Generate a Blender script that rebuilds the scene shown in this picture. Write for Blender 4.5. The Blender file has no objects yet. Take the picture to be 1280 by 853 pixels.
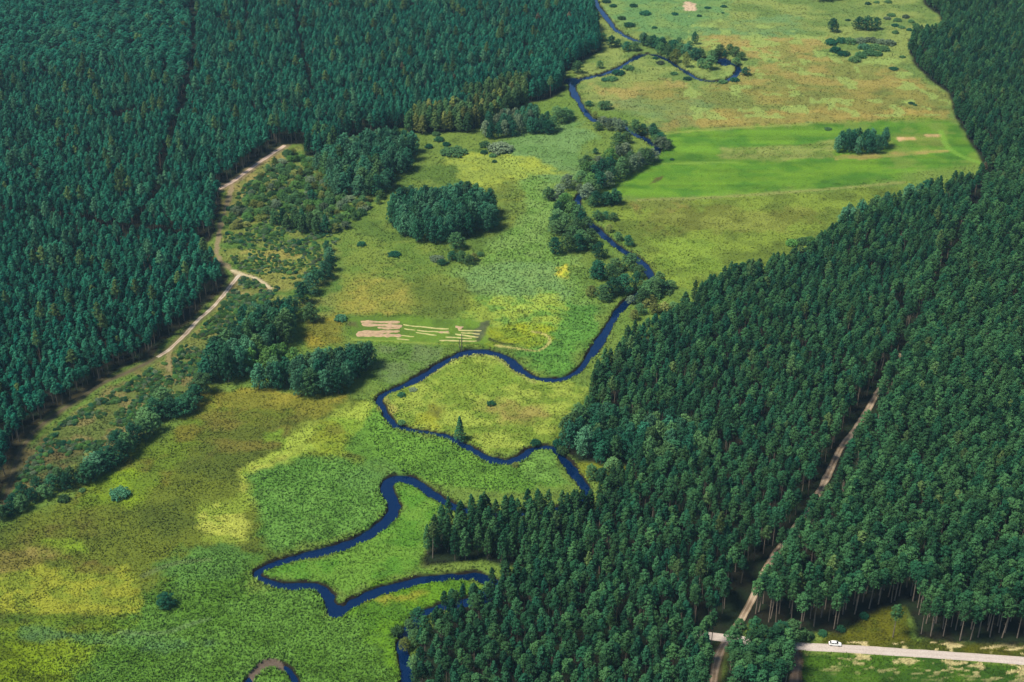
import bpy, math, random
import numpy as np
rng = np.random.default_rng(7)
random.seed(7)
S = bpy.context.scene
COL = S.collection

# ------------------------------------------------------------------ camera
H_CAM = 300.0
TILT = math.radians(30.4)            # degrees below the horizontal
HALF = math.radians(20.0)
F = 640.0 / math.tan(HALF)           # focal length in photograph pixels
cam_d = bpy.data.cameras.new("camera")
cam = bpy.data.objects.new("camera", cam_d)
COL.objects.link(cam)
cam.location = (0, 0, H_CAM)
cam.rotation_euler = (math.radians(90) - TILT, 0, 0)
cam_d.sensor_width = 36.0
cam_d.lens = 18.0 / math.tan(HALF)
cam_d.clip_start = 1.0
cam_d.clip_end = 30000.0
S.camera = cam

# ------------------------------------------------------------------ world, sun, exposure
SUN_EL, SUN_AZ = 58.0, 250.0         # azimuth measured clockwise from north (+Y)
w = bpy.data.worlds.new("World"); S.world = w
w.use_nodes = True
nt = w.node_tree
bg = nt.nodes['Background']
sky = nt.nodes.new('ShaderNodeTexSky')
sky.sky_type = 'NISHITA'; sky.sun_disc = False
sky.sun_elevation = math.radians(SUN_EL)
sky.sun_rotation = math.radians(SUN_AZ)
sky.air_density = 1.0; sky.dust_density = 0.1; sky.ozone_density = 4.0
nt.links.new(sky.outputs[0], bg.inputs[0])
bg.inputs[1].default_value = 0.066
sd = bpy.data.lights.new("sun", 'SUN')
sd.energy = 3.8; sd.angle = math.radians(18.0); sd.color = (1.0, 0.93, 0.82)
so = bpy.data.objects.new("sun", sd); COL.objects.link(so)
az = math.radians(SUN_AZ); el = math.radians(SUN_EL)
from mathutils import Vector
dvec = Vector((math.sin(az)*math.cos(el), math.cos(az)*math.cos(el), math.sin(el)))
so.rotation_euler = dvec.to_track_quat('Z', 'Y').to_euler()
so.location = (0, 0, 400)
S.view_settings.view_transform = 'Standard'
S.view_settings.look = 'None'
S.view_settings.exposure = 0.94
S.view_settings.gamma = 1.0
S.view_settings.use_curve_mapping = False

# ------------------------------------------------------------------ survey: photograph pixel -> point on the ground
CT, ST = math.cos(TILT), math.sin(TILT)
def G(px, py):
    u = (px-640.0)/F; v = (426.5-py)/F
    t = H_CAM/(ST - v*CT)
    return (u*t, (CT+v*ST)*t)
def Gs(pts): return np.array([G(*p[:2]) for p in pts])
def PIX(x, y, z=0.0):
    x = np.asarray(x); y = np.asarray(y)
    d = y*CT + (H_CAM-z)*ST
    v = (y*ST - (H_CAM-z)*CT)/d
    return 640+F*x/d, 426.5-F*v
def ZM(ox, oy, s, pts):              # points read off an enlarged crop
    return [(ox+p[0]*s, oy+p[1]*s)+tuple(p[2:]) for p in pts]

# ------------------------------------------------------------------ numeric helpers
def hash2(i, j, seed):
    n = (i*374761393 + j*668265263 + seed*1442695041) & 0xffffffff
    n = ((n ^ (n >> 13))*1274126177) & 0xffffffff
    return ((n ^ (n >> 16)) & 0xffff)/65535.0
def vn(x, y, s, seed=0):
    x = np.asarray(x)/s; y = np.asarray(y)/s
    i = np.floor(x).astype(np.int64); j = np.floor(y).astype(np.int64)
    fx = x-i; fy = y-j
    fx = fx*fx*(3-2*fx); fy = fy*fy*(3-2*fy)
    a = hash2(i, j, seed); b = hash2(i+1, j, seed); c = hash2(i, j+1, seed); d = hash2(i+1, j+1, seed)
    return (a*(1-fx)+b*fx)*(1-fy) + (c*(1-fx)+d*fx)*fy
def fbm(x, y, s, seed=0, o=3):
    t = 0; a = 1; q = 0
    for k in range(o):
        t = t+a*vn(x+17.3*k, y-9.1*k, s/2**k, seed+k); q += a; a *= .55
    return t/q
def sstep(a, b, v):
    t = np.clip((v-a)/(b-a), 0, 1); return t*t*(3-2*t)
def seg_dist(x, y, A, B):
    dx, dy = B[0]-A[0], B[1]-A[1]
    L = dx*dx+dy*dy+1e-9
    t = np.clip(((x-A[0])*dx+(y-A[1])*dy)/L, 0, 1)
    return np.hypot(x-A[0]-t*dx, y-A[1]-t*dy), t
def poly_sd(x, y, P):                # signed distance, positive inside
    d = np.full(x.shape, 1e9); ins = np.zeros(x.shape, bool)
    n = len(P)
    for i in range(n):
        A = P[i]; B = P[(i+1) % n]
        dd, _ = seg_dist(x, y, A, B); d = np.minimum(d, dd)
        c = (A[1] > y) != (B[1] > y)
        if abs(B[1]-A[1]) > 1e-9:
            ins ^= c & (x < (B[0]-A[0])*(y-A[1])/(B[1]-A[1])+A[0])
    return np.where(ins, d, -d)
def line_d(x, y, P):
    d = np.full(x.shape, 1e9)
    for i in range(len(P)-1):
        m = 40
        x0, x1 = sorted((P[i][0], P[i+1][0])); y0, y1 = sorted((P[i][1], P[i+1][1]))
        q = (x > x0-m) & (x < x1+m) & (y > y0-m) & (y < y1+m)
        if q.any():
            dd, _ = seg_dist(x[q], y[q], P[i], P[i+1]); d[q] = np.minimum(d[q], dd)
    return d
def smooth(P, it=2):
    P = np.array(P, float)
    for _ in range(it):
        Q = [P[0]]
        for a, b in zip(P[:-1], P[1:]): Q += [a*.75+b*.25, a*.25+b*.75]
        Q.append(P[-1]); P = np.array(Q)
    return P
def lin(c): 
    c = np.array(c, float)/255
    return np.where(c <= .04045, c/12.92, ((c+.055)/1.055)**2.4)

# ------------------------------------------------------------------ the river's course (pixel x, y, half width in metres)
R_A = [(741,-30),(742,0),(754,16),(763,27),(768,35),(779,43),(792,49),(812,54),(840,60),(868,70),(890,76),(903,75),(916,79),(925,84),(921,91),(914,98),(903,101),(891,101),(872,98),(859,90),(845,81),(832,73),(817,67),(804,67),(790,74),(779,81),(760,91),(741,95),(724,99),(714,103),(717,113),(722,124),(731,138),(739,148),(748,151),(762,148),(774,150),(784,160),(795,168),(806,172),(813,177),(824,184),(822,190),(811,195),(790,205),(765,218),(742,232),(726,242),(719,253),(724,266),(734,276),(745,284),(755,294),(768,304),(780,313),(789,318),(799,325),(807,333),(814,342),(815,352),(800,364),(787,373),(779,381),(768,394),(751,424),(731,454),(717,468),(694,475),(667,471),(650,461),(637,448),(620,440),(593,437),(570,443),(543,460),(516,476),(489,487),(471,497),(481,511),(488,527),(506,535),(536,539),(560,544),(580,555),(597,565),(613,573),(634,577),(650,572),(661,562),(672,558),(690,558),(698,563),(704,572),(714,585),(723,597),(735,612),(728,628),(700,638),(640,643),(590,640),(568,632),(556,626),(539,615),(522,603),(506,597),(490,597),(481,608),(490,621),(494,635),(482,652),(459,668),(427,682),(397,689),(367,697),(336,705),(317,717),(337,727),(363,732),(394,730),(408,738),(415,762),(427,764),(445,749),(472,738),(506,728),(536,722),(570,719),(598,718),(620,728),(615,742),(580,752),(545,758),(526,768),(508,788),(502,808),(509,832),(508,856),(490,890),(480,950)]
RW = {74:2.2}
R_B = [(300,880),(305,858),(318,841),(327,832),(341,828),(355,832),(366,841),(370,856),(372,880)]
rivA = smooth(Gs(R_A), 2); rivB = smooth(Gs(R_B), 2)
def riv_d(x, y):                     # distance beyond the water's edge (negative in the water)
    wv = (vn(x, y, 9, 51)-.5)*1.3 + (vn(x, y, 2.5, 52)-.5)*1.0
    d = line_d(x, y, rivA) - (1.3 + .7*vn(x, y, 30, 50))
    d = np.minimum(d, line_d(x, y, rivB) - .8)
    p1 = G(715, 101); d = np.minimum(d, np.hypot((x-p1[0]), (y-p1[1])*.6)-4.4)     # the pool below the far wood
    p2 = G(420, 763); d = np.minimum(d, np.hypot((x-p2[0]), (y-p2[1]))-3.2)
    p3 = G(905, 77); d = np.minimum(d, np.hypot((x-p3[0]), (y-p3[1])*.6)-4.5)
    return d + wv
WATER_Z = -0.85
def ground_z(x, y, rd=None):
    if rd is None: rd = riv_d(x, y)
    z = -2.0*sstep(1.0, -1.2, rd)
    mp = G(333, 838); shal = np.hypot(x-mp[0], y-mp[1]) < 5.5     # the silted end of the old loop
    z = np.where(shal, np.maximum(z, -.78), z)
    z = z + .12*(vn(x, y, 7, 90)-.5)*sstep(1, 6, rd)
    return z
# ------------------------------------------------------------------ forest outlines (where the trunks stand)
P_WEST = [(-330,-60),(750,-60),(738,0),(745,35),(750,62),(722,80),(702,92),(706,112),(690,122),(660,129),(603,151),(590,163),(526,166),(500,160),(470,165),(432,172),(405,196),(384,194),(380,180),(352,180),(340,188),(305,211),(288,224),(270,235),(276,252),(270,280),(262,300),(248,308),(256,318),(278,333),(284,348),(272,366),(254,384),(228,410),(201,430),(188,446),(141,466),(114,486),(66,513),(42,534),(26,552),(14,572),(8,600),(-8,640),(-60,690),(-330,860)]
P_EAST = [(735,500),(742,486),(757,466),(771,449),(795,430),(830,414),(848,400),(862,384),(880,369),(905,352),(940,350),(984,334),(1001,329),(1045,298),(1062,288),(1090,277),(1119,266),(1166,246),(1215,232),(1230,212),(1224,192),(1209,172),(1196,146),(1186,116),(1160,98),(1146,84),(1137,66),(1138,50),(1160,52),(1182,40),(1176,20),(1156,6),(1150,-60),(1640,-60),(1640,880),(1300,806),(1272,806),(1238,803),(1208,802),(1172,799),(1148,796),(1140,776),(1132,757),(1104,757),(1078,769),(1062,780),(1050,790),(1025,788),(1008,790),(985,786),(958,782),(938,772),(925,790),(905,796),(890,812),(882,850),(872,960),(505,960),(514,860),(523,822),(533,799),(550,780),(578,756),(606,740),(628,728),(640,718),(650,708),(603,700),(573,702),(532,707),(534,690),(545,672),(565,656),(600,651),(700,649),(735,640),(770,620),(792,602),(786,588),(778,580),(750,578),(724,575),(706,563),(700,548),(714,534),(738,524),(744,512)]
P_NOSE = [(698,552),(704,564),(722,576),(748,580),(778,584),(806,592),(850,600),(886,592),(902,572),(880,550),(826,536),(768,528),(722,532),(704,542)]
P_CLUMP = [(912,812),(940,806),(984,814),(990,824),(984,850),(975,960),(905,960),(908,850)]
FW = Gs(P_WEST); FE = Gs(P_EAST); FC = Gs(P_CLUMP)
T1 = smooth(Gs([(301,344),(298,345),(289,357),(277,372),(263,388),(247,400),(233,417),(212,437),(201,444),(168,463),(134,475),(101,497),(67,519),(46,536),(29,556),(19,580),(14,600),(2,640),(-60,720)]))
T1b = smooth(Gs([(290,338),(301,343),(314,346),(327,352),(338,361)]))
T1c = smooth(Gs([(212,438),(210,450),(212,463)]))
T2 = smooth(Gs([(356,182),(344,190),(327,201),(308,215),(290,228),(271,238)]))
T2b = smooth(Gs([(290,232),(286,248),(280,268),(274,290),(272,305),(270,318),(280,332),(296,342)]))
T3 = smooth(Gs([(1240,215),(1218,262),(1190,325),(1162,385),(1129,441),(1109,471),(1085,512),(1067,540),(1055,553),(1041,580),(1029,607),(1016,629),(1012,641),(995,658),(984,675),(970,692),(955,715),(948,731),(941,748),(935,760),(926,777),(915,791),(903,808),(895,828),(890,870),(886,950)]), 2)
T4 = smooth(Gs([(870,793),(900,797),(940,802),(995,808),(1062,811.5),(1130,816),(1205,821),(1280,826.5),(1340,832),(1500,846)]), 1)
T5 = smooth(Gs([(994,812),(996,824),(996,838),(993,853),(988,900)]))
GAPS = [(Gs([(243,0),(244,60),(238,110),(227,150),(217,178),(206,212),(200,250),(187,270),(167,298),(158,318)]), 2.3),
        (Gs([(-200,262),(0,276),(80,284),(150,300),(262,305)]), 3.8),
        (Gs([(309,-20),(309,20),(310,44)]), 1.8), (Gs([(371,10),(374,50),(392,128)]), 1.6)]
GAPS = [(smooth(a), b) for a, b in GAPS]
def forest_sd(x, y):
    wv = (fbm(x, y, 14, 31)-.5)*3
    return np.maximum(np.maximum(poly_sd(x, y, FW)+wv, poly_sd(x, y, FE)+wv), poly_sd(x, y, FC))
def clear_of_lanes(x, y):            # True where a tree may stand
    ok = np.ones(x.shape, bool)
    for P, wd in GAPS: ok &= line_d(x, y, P) > wd
    d = line_d(x, y, T3)
    px, py = PIX(x, y)
    # the firebreak is wider on the east side of the dirt road
    dr = line_d(x-3.0, y, T3)
    near = (y < G(0, 520)[1]) & (y > G(0, 660)[1])
    ok &= (d > np.where(y > G(0, 450)[1], 1.8, 2.6)) & ~((dr < 3.2) & near)
    ok &= line_d(x, y, T4) > 4.0
    ok &= line_d(x, y, T5) > 2.6
    ok &= line_d(x, y, T1) > 2.4
    ok &= line_d(x, y, T2) > 3.2
    ok &= riv_d(x, y) > 1.2
    return ok

# ------------------------------------------------------------------ what grows where: patches of ground cover, all in metres on the ground
GK = 1.75                            # from the colours of a sunlit photograph to the colours of the plants themselves
PATCH = [  # outline px, feather m, ragged edge m, colour A, colour B (mottle), mottle size m, opacity
 ([(700,-80),(1200,-80),(1210,170),(830,170),(730,120),(690,60)],12,14,(142,158,88),(112,138,74),16,1),
 ([(740,-60),(920,-60),(905,30),(860,52),(790,40),(752,10)],10,12,(106,148,92),(128,158,92),14,.95),
 ([(860,30),(1000,22),(1010,48),(880,55)],8,10,(112,150,98),(136,152,86),14,.8),
 ([(870,46),(960,44),(1040,48),(1040,62),(980,76),(900,68)],6,10,(170,154,92),(146,146,80),10,.9),
 ([(1000,60),(1060,80),(1120,84),(1190,120),(1180,148),(1000,146),(930,112),(900,108)],8,12,(166,150,86),(130,136,72),11,.85),
 ([(748,108),(790,100),(860,106),(900,128),(900,142),(830,146),(770,132)],7,9,(172,156,94),(150,152,82),10,.85),
 ([(800,112),(1190,112),(1192,142),(810,150)],7,10,(148,142,76),(116,128,66),12,.75),
 ([(830,136),(1180,138),(1195,150),(840,166)],4,5,(172,154,86),(150,142,78),8,.85),
 ([(760,120),(880,122),(905,136),(860,150),(800,150)],6,8,(112,146,92),(126,146,82),10,.7),
 ([(790,165),(860,140),(880,165)],5,6,(118,140,82),(150,142,84),8,.7),
 # mown bright green field
 ([(768,228),(800,205),(832,168),(870,161),(1010,155),(1190,149),(1205,160),(1233,205),(1150,214),(1045,235),(900,246),(798,250),(756,247)],9,7,(106,148,44),(80,128,38),12,1),
 ([(770,222),(850,205),(1040,204),(1180,196),(1185,206),(1000,222),(820,240)],4,4,(112,152,44),(84,132,38),9,.75),
 ([(900,184),(1000,181),(1046,174),(1046,198),(960,201),(900,199)],2.5,3,(112,134,62),(138,150,82),5,.95),
 ([(1100,178),(1108,168),(1182,166),(1190,188),(1110,194)],3,4,(128,142,66),(100,138,46),7,.8),
 ([(1040,194),(1110,191),(1190,186),(1190,190),(1110,197),(1045,200)],1.5,2,(166,150,92),(140,150,74),6,.85),
 ([(1122,172),(1145,171),(1145,175),(1124,176)],1,1.5,(214,176,140),(190,160,110),4,.9),
 ([(1156,168),(1178,168),(1178,171),(1158,172)],1,1.5,(214,176,140),(190,160,110),4,.9),
 ([(806,230),(820,222),(832,221),(824,226),(810,231)],1,1,(96,84,50),(84,98,40),4,.9),
 # rough meadow south of the field
 ([(758,250),(900,248),(1045,238),(1130,232),(1110,262),(1050,282),(1000,320),(930,340),(860,365),(825,352),(790,300),(765,275)],5,5,(132,154,62),(106,126,52),12,1),
 ([(800,262),(900,258),(1000,262),(1040,268),(980,290),(880,292),(820,285)],7,9,(112,118,52),(140,148,72),9,.75),
 ([(780,250),(870,248),(850,262),(800,266)],4,4,(142,132,72),(118,130,60),7,.8),
 ([(820,300),(900,300),(900,340),(850,350),(830,335)],6,7,(138,166,66),(120,150,58),8,.8),
 # middle: grey green reed beds, olive grass, painted shade beside the rounded grove
 ([(380,150),(720,150),(720,250),(780,380),(730,470),(560,440),(420,440),(380,400),(420,300),(400,240)],10,8,(116,140,64),(94,122,54),12,1),
 ([(640,150),(740,150),(740,215),(690,235),(640,215),(620,190)],7,7,(118,154,94),(106,144,82),9,.95),
 ([(630,190),(700,235),(700,310),(735,350),(760,372),(740,420),(690,440),(640,420),(600,360),(553,355),(570,335),(610,310),(640,280),(640,230)],8,7,(118,150,80),(104,140,66),8,.95),
 ([(555,356),(600,330),(700,330),(720,370),(660,385),(580,368)],7,7,(120,152,92),(112,148,90),7,.85),
 ([(680,380),(750,380),(740,420),(720,462),(690,470),(650,455),(660,420)],6,6,(94,146,62),(82,130,56),7,.9),
 ([(560,196),(600,190),(660,198),(700,220),(650,222),(610,236),(570,226)],5,6,(166,180,74),(146,164,74),8,.95),
 ([(610,236),(650,224),(650,250),(632,290),(612,296),(622,262)],5,5,(104,124,56),(118,132,56),7,.8),  # shadow of the rounded grove on its right, painted into the ground colour
 ([(400,352),(470,345),(520,352),(525,385),(500,402),(440,398),(400,385)],6,8,(170,162,78),(140,146,66),9,.85),
 ([(520,340),(585,345),(600,385),(560,402),(515,395)],6,7,(98,118,50),(112,128,54),8,.85),
 ([(590,370),(700,368),(690,405),(640,415),(580,405)],6,6,(156,176,74),(112,152,66),5,.85),
 ([(380,395),(435,390),(430,430),(392,440),(372,425)],5,4,(126,124,48),(160,146,54),7,.85),
 ([(420,300),(540,300),(560,345),(430,350)],7,8,(104,134,56),(130,148,66),8,.7),
 ([(470,425),(560,430),(545,455),(490,480),(455,470)],5,5,(112,136,88),(98,134,62),6,.8),
 # mown strip
 ([(428,392),(520,394),(605,402),(612,432),(560,434),(480,428),(440,424),(428,420)],3.5,3.5,(108,142,50),(92,122,46),8,.95),
 ([(430,400),(448,401),(448,409),(432,408)],1.5,1.5,(96,94,60),(90,110,50),5,.8),
 ([(600,404),(613,402),(611,420),(602,427),(598,420)],1,1,(92,98,80),(84,92,66),4,.9),
 ([(612,410),(680,410),(700,425),(670,438),(620,432)],3,3,(156,168,40),(124,148,46),7,.9),
 ([(700,338),(712,330),(722,335),(718,348),(706,350)],2,3,(196,190,70),(150,170,60),4,.95),
 # left open land: thicket floor and felled ground
 ([(285,195),(380,180),(430,240),(420,300),(415,400),(330,400),(290,345),(268,320),(272,260)],5,5,(92,126,56),(128,140,72),7,1),
 ([(286,228),(310,213),(345,188),(362,190),(350,215),(320,240),(296,262),(280,282),(276,262)],3,3,(160,146,92),(128,134,76),6,.9),
 ([(312,312),(380,308),(385,330),(318,330)],4,5,(166,158,88),(126,142,70),5,.9),
 ([(305,262),(330,258),(326,276),(304,282)],3,3,(140,138,72),(120,136,60),5,.8),
 ([(330,330),(400,335),(380,362),(340,370)],4,4,(128,142,66),(148,148,80),6,.8),
 ([(298,345),(350,360),(330,395),(255,460),(250,490),(170,545),(60,610),(10,640),(20,590),(70,528),(205,450),(270,392)],4,4,(104,120,62),(134,128,82),6,1),
 ([(300,345),(340,365),(310,380),(270,420),(235,440),(225,430),(270,390)],4,4,(124,132,72),(150,142,90),6,.8),
 ([(30,560),(60,545),(120,560),(60,600),(20,612)],4,4,(108,98,66),(80,100,56),5,.85),
 # big lower left meadow
 ([(262,485),(425,495),(470,500),(465,540),(470,570),(480,600),(480,650),(330,700),(270,760),(0,853),(-330,960),(-330,760),(0,655),(110,612),(205,540)],7,5,(110,124,44),(92,108,42),14,1),
 ([(262,485),(300,484),(430,496),(400,520),(340,516),(280,506),(220,530),(240,505)],5,6,(160,152,62),(132,132,52),9,.9),
 ([(100,612),(180,560),(230,520),(262,500),(258,540),(190,600),(110,640)],6,7,(110,136,44),(124,120,48),9,.8),
 ([(250,520),(380,520),(370,560),(270,570)],8,9,(100,112,44),(124,118,54),8,.8),
 ([(110,590),(150,590),(172,612),(160,634),(120,630)],6,7,(138,168,36),(112,140,40),7,.85),
 ([(40,650),(120,640),(130,670),(60,690),(20,680)],7,7,(104,100,48),(112,124,44),9,.8),
 ([(70,676),(105,672),(104,690),(80,694)],3,4,(140,172,44),(124,150,44),5,.85),
 ([(405,528),(430,505),(470,498),(478,520),(470,555),(430,560),(385,560),(340,600),(300,600),(320,575)],5,6,(166,186,78),(134,166,58),8,.95),
 ([(404,530),(424,528),(424,548),(400,548)],4,5,(116,118,44),(140,150,44),5,.8),
 ([(400,548),(440,545),(436,562),(404,566)],4,4,(146,162,50),(128,148,48),5,.8),
 ([(318,540),(345,536),(345,552),(320,554)],2.5,3,(136,174,60),(120,150,50),5,.9),
 ([(300,590),(350,575),(330,610),(312,640),(305,680),(262,676),(238,660),(252,636),(285,620)],5,5,(182,190,88),(140,162,62),6,.95),
 ([(310,596),(380,572),(440,575),(478,600),(486,640),(470,656),(400,684),(345,690),(312,672),(306,640)],5,4,(100,144,66),(88,132,56),5,1),
 ([(455,520),(480,512),(505,538),(560,548),(620,578),(680,580),(715,600),(700,610),(600,612),(540,606),(500,590),(470,575),(440,560)],4,4,(104,148,58),(92,134,52),6,1),
 ([(495,490),(515,478),(570,446),(620,443),(650,465),(700,480),(730,490),(735,520),(700,545),(690,556),(660,558),(634,572),(600,562),(560,540),(500,528),(485,510)],3,4,(160,178,78),(122,148,56),5,1),
 ([(560,462),(620,458),(660,480),(600,492),(550,485)],5,6,(116,150,52),(146,170,66),5,.8),
 ([(605,505),(660,495),(690,508),(670,530),(620,535)],6,7,(166,154,88),(136,140,66),6,.85),
 ([(540,508),(562,508),(562,525),(540,526)],3,4,(112,116,48),(128,132,50),4,.9),
 ([(528,520),(560,524),(556,532),(530,530)],3,4,(162,170,54),(146,160,54),5,.85),
 ([(470,500),(490,492),(500,520),(490,528)],2,3,(166,160,88),(140,150,70),4,.8),
 ([(664,562),(692,562),(708,590),(716,604),(650,600),(640,582)],2,2,(116,158,74),(100,140,64),5,1),
 ([(722,574),(780,580),(784,592),(740,598),(722,590)],2,2,(126,136,44),(90,110,40),5,.95),
 ([(492,604),(510,606),(548,628),(535,660),(530,715),(470,726),(440,742),(410,728),(330,722),(330,712),(400,694),(470,665),(496,640)],3,3,(94,146,50),(112,156,60),7,1),
 ([(424,600),(478,575),(500,590),(480,600),(470,620),(440,610)],3,3,(104,148,72),(96,138,70),5,.7),
 ([(470,726),(550,726),(600,730),(560,760),(520,775),(500,800),(500,853),(470,853),(440,800),(430,770)],4,4,(104,150,36),(88,134,40),6,1),
 ([(455,745),(520,742),(515,752),(462,756)],3,4,(170,158,62),(120,146,44),4,.6),
 ([(0,853),(100,800),(190,730),(230,690),(310,700),(330,730),(400,735),(415,775),(450,775),(500,860),(500,960),(-100,960)],7,8,(96,138,58),(84,124,44),7,1),
 ([(200,690),(300,690),(310,720),(240,740),(190,720)],6,7,(96,140,66),(86,126,60),6,.9),
 ([(5,700),(60,700),(140,708),(186,722),(186,758),(170,770),(90,768),(10,768),(-40,760),(-30,720)],3,4,(160,166,58),(134,150,52),4.5,1),
 ([(-60,682),(75,690),(82,700),(20,716),(-60,730)],4,5,(150,138,78),(124,118,58),6,.9),
 ([(80,694),(110,700),(140,708),(136,714),(100,716)],2,4,(100,84,44),(110,108,48),4,.7),
 ([(-100,772),(130,768),(120,780),(-100,784)],2,4,(84,116,36),(98,126,40),6,.75),
 ([(-100,784),(160,780),(70,853),(60,960),(-200,960)],6,6,(134,158,36),(110,140,40),7,.9),
 ([(-40,810),(40,806),(80,850),(60,900),(-60,900)],4,6,(92,112,20),(128,154,26),6,.85),
 ([(40,786),(150,790),(260,800),(270,812),(150,806),(40,796)],3,4,(88,128,84),(92,134,70),5,.8),
 # lower right
 ([(1000,800),(1055,785),(1080,765),(1135,752),(1150,800),(1300,806),(1500,830),(1500,840),(1000,806)],2,2,(94,98,26),(74,86,24),6,1),
 ([(1062,786),(1130,765),(1140,795),(1080,800)],4,4,(110,112,30),(86,98,26),6,.8),
 ([(990,815),(1120,820),(1290,832),(1600,860),(1600,1000),(980,1000)],1,1,(78,116,32),(62,98,30),6,1),
]
LINES = [  # polyline px, half width m, feather m, colour, opacity
 ([(620,432),(645,436),(672,440),(682,434),(690,425),(680,417),(665,415)],.5,.5,(196,190,110),.9),
 ([(612,424),(622,429),(640,431)],.5,.4,(60,66,36),.8),
 ([(440,424),(470,426),(520,429),(560,430),(600,433)],.5,.5,(150,170,70),.7),
 ([(516,480),(545,464),(570,447),(600,443),(620,446),(648,468),(668,478)],.8,.8,(180,182,104),.5),
 ([(799,250),(900,247),(1045,236),(1130,228)],1.1,1.0,(150,158,84),.8),
 ([(833,167),(900,161),(1010,155)],1.0,1.0,(150,168,74),.7),
 ([(810,206),(860,204),(920,203)],1.0,1.2,(132,168,60),.7),
 ([(1176,164),(1186,190),(1232,206)],1.2,1.5,(130,176,60),.7),
 ([(150,790),(200,795),(240,780),(262,774)],.7,.8,(124,158,92),.7),
 ([(262,700),(210,705),(180,720)],.8,.8,(120,136,84),.5),
]
PATCH = [(Gs(p[0]),)+p[1:] for p in PATCH]
LINES = [(smooth(Gs(p[0])),)+p[1:] for p in LINES]
SOIL = lin((148,126,100)); SAND = lin((222,200,170))
REED = [Gs(p) for p in ([(310,596),(380,572),(440,575),(478,600),(486,640),(470,656),(400,684),(345,690),(312,672)],[(455,520),(480,512),(505,538),(560,548),(620,578),(680,580),(715,600),(700,610),(600,612),(540,606),(500,590),(470,575)],
  [(630,190),(700,235),(700,310),(735,350),(760,372),(740,420),(720,462),(690,470),(650,455),(640,420),(600,360),(553,355),(570,335),(610,310),(640,280)],[(0,853),(100,800),(190,730),(230,690),(310,700),(330,730),(400,735),(415,775),(450,775),(500,860),(500,960),(-100,960)])]
def in_reeds(x, y):
    r = np.zeros(x.shape)
    wv = (fbm(x, y, 16, 7, 4)-.5)*16
    for P in REED: r = np.maximum(r, sstep(-3, 3, poly_sd(x, y, P)-wv))
    return r
def cover(x, y, detail=True):
    """albedo of what covers the ground at x, y"""
    n = x.shape[0]
    a = fbm(x, y, 25, 1)[:, None]
    C = lin((100,136,58))*(1-a) + lin((126,146,70))*a
    wa = (fbm(x, y, 16, 2)-.5)*2; wb = (fbm(x, y, 4.5, 3)-.5)*2
    wk = np.clip((np.hypot(x, y)-300)/500, .25, 1)     # outlines wander a few metres
    xw = x+(fbm(x, y, 22, 201, 4)-.5)*13; yw = y+(fbm(x, y, 22, 211, 4)-.5)*16*wk
    for kk_, (P, fe, rg, ca, cb, ms, op) in enumerate(PATCH):
        if 10 <= kk_ <= 16 or 32 <= kk_ <= 36: xw_, yw_ = x, y
        else: xw_, yw_ = xw, yw
        m = fe+rg+3
        q = (x > P[:,0].min()-m) & (x < P[:,0].max()+m) & (y > P[:,1].min()-m) & (y < P[:,1].max()+m)
        if not q.any(): continue
        sd = poly_sd(xw_[q], yw_[q], P) + rg*(wa[q]*1.0+wb[q]*.8)
        al = (sstep(-fe*.6, fe*.6, sd)*op)[:, None]
        t = sstep(.36, .64, fbm(x[q]*.8, y[q], ms, int(ms*7)+11, 3))[:, None]
        c = lin(ca)*(1-t)+lin(cb)*t
        C[q] = C[q]*(1-al)+c*al
    px, py = PIX(x, y)
    C = C*(1.06+.20*in_reeds(x, y))[:, None]*np.array([1, 1, .80])
    dk = sstep(.62, .74, fbm(x*.8, y, 4.2, 55, 3))*(poly_sd(x, y, Gs([(768,228),(832,168),(1190,149),(1233,205),(798,250)])) < 0)   # darker sedge clumps
    C = C*(1-.22*dk)[:, None]
    # mowing and trampling marks in the bright field
    q = poly_sd(x, y, PATCH[10][0]) > -2
    st = vn(x[q]*.05, y[q], 2.6, 91)*.6+vn(x[q]*.2+y[q]*.3, y[q], 5, 92)*.4+.25*vn(x[q], y[q], 1.6, 93)
    C[q] = C[q]*(1+.55*(st-.66))[:, None]
    q = poly_sd(x, y, Gs([(1060,150),(1190,149),(1233,205),(1100,212),(1115,196),(1040,180)])) > 0
    t = (sstep(.5, .7, fbm(x[q], y[q], 9, 95))*.6)[:, None]; C[q] = C[q]*(1-t)+lin((128,150,62))*t
    # round lighter colonies in the far rough meadow
    P = Gs([(860,20),(1190,60),(1200,145),(850,150),(860,80)])
    q = poly_sd(x, y, P) > 0
    t = sstep(.60, .66, vn(x[q], y[q]*.75, 9, 61)*.7+vn(x[q], y[q], 3.5, 62)*.3)[:, None]
    C[q] = C[q]*(1-.75*t)+lin((158,182,92))*.75*t
    for P, hw, fe, c, op in LINES:
        d = line_d(x, y, P)+wb*.4
        al = (sstep(hw+fe, hw-fe*.3, d)*op)[:, None]
        C = C*(1-al)+lin(c)*al
    # bare ground along the tracks
    def verge(P, hw, fe, c, op, C, rg=1.0):
        d = line_d(x, y, P)+(wa*.5+wb)*rg
        al = (sstep(hw+fe, hw, d)*op)[:, None]
        return C*(1-al)+c*al
    C = verge(T1, 1.5, 1.5, lin((110,102,66)), .7, C)
    C = verge(T2, 2.4, 1.5, lin((150,130,98)), .8, C)
    C = verge(T2b, .8, 1.2, lin((160,138,108)), .8, C, 1.6)
    C = verge(T1b, .8, .8, lin((214,196,150)), .85, C, .6)
    C = verge(T1c, .6, .8, lin((160,144,100)), .7, C, .6)
    C = verge(T3[len(T3)//3:], 1.8, 1.2, lin((96,82,60)), .8, C)
    C = verge(T5, 1.6, .8, lin((128,102,80)), .9, C)
    d = np.hypot((x-G(862,9)[0]), (y-G(862,9)[1])*.45)      # a sandy hollow in the far meadow
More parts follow.
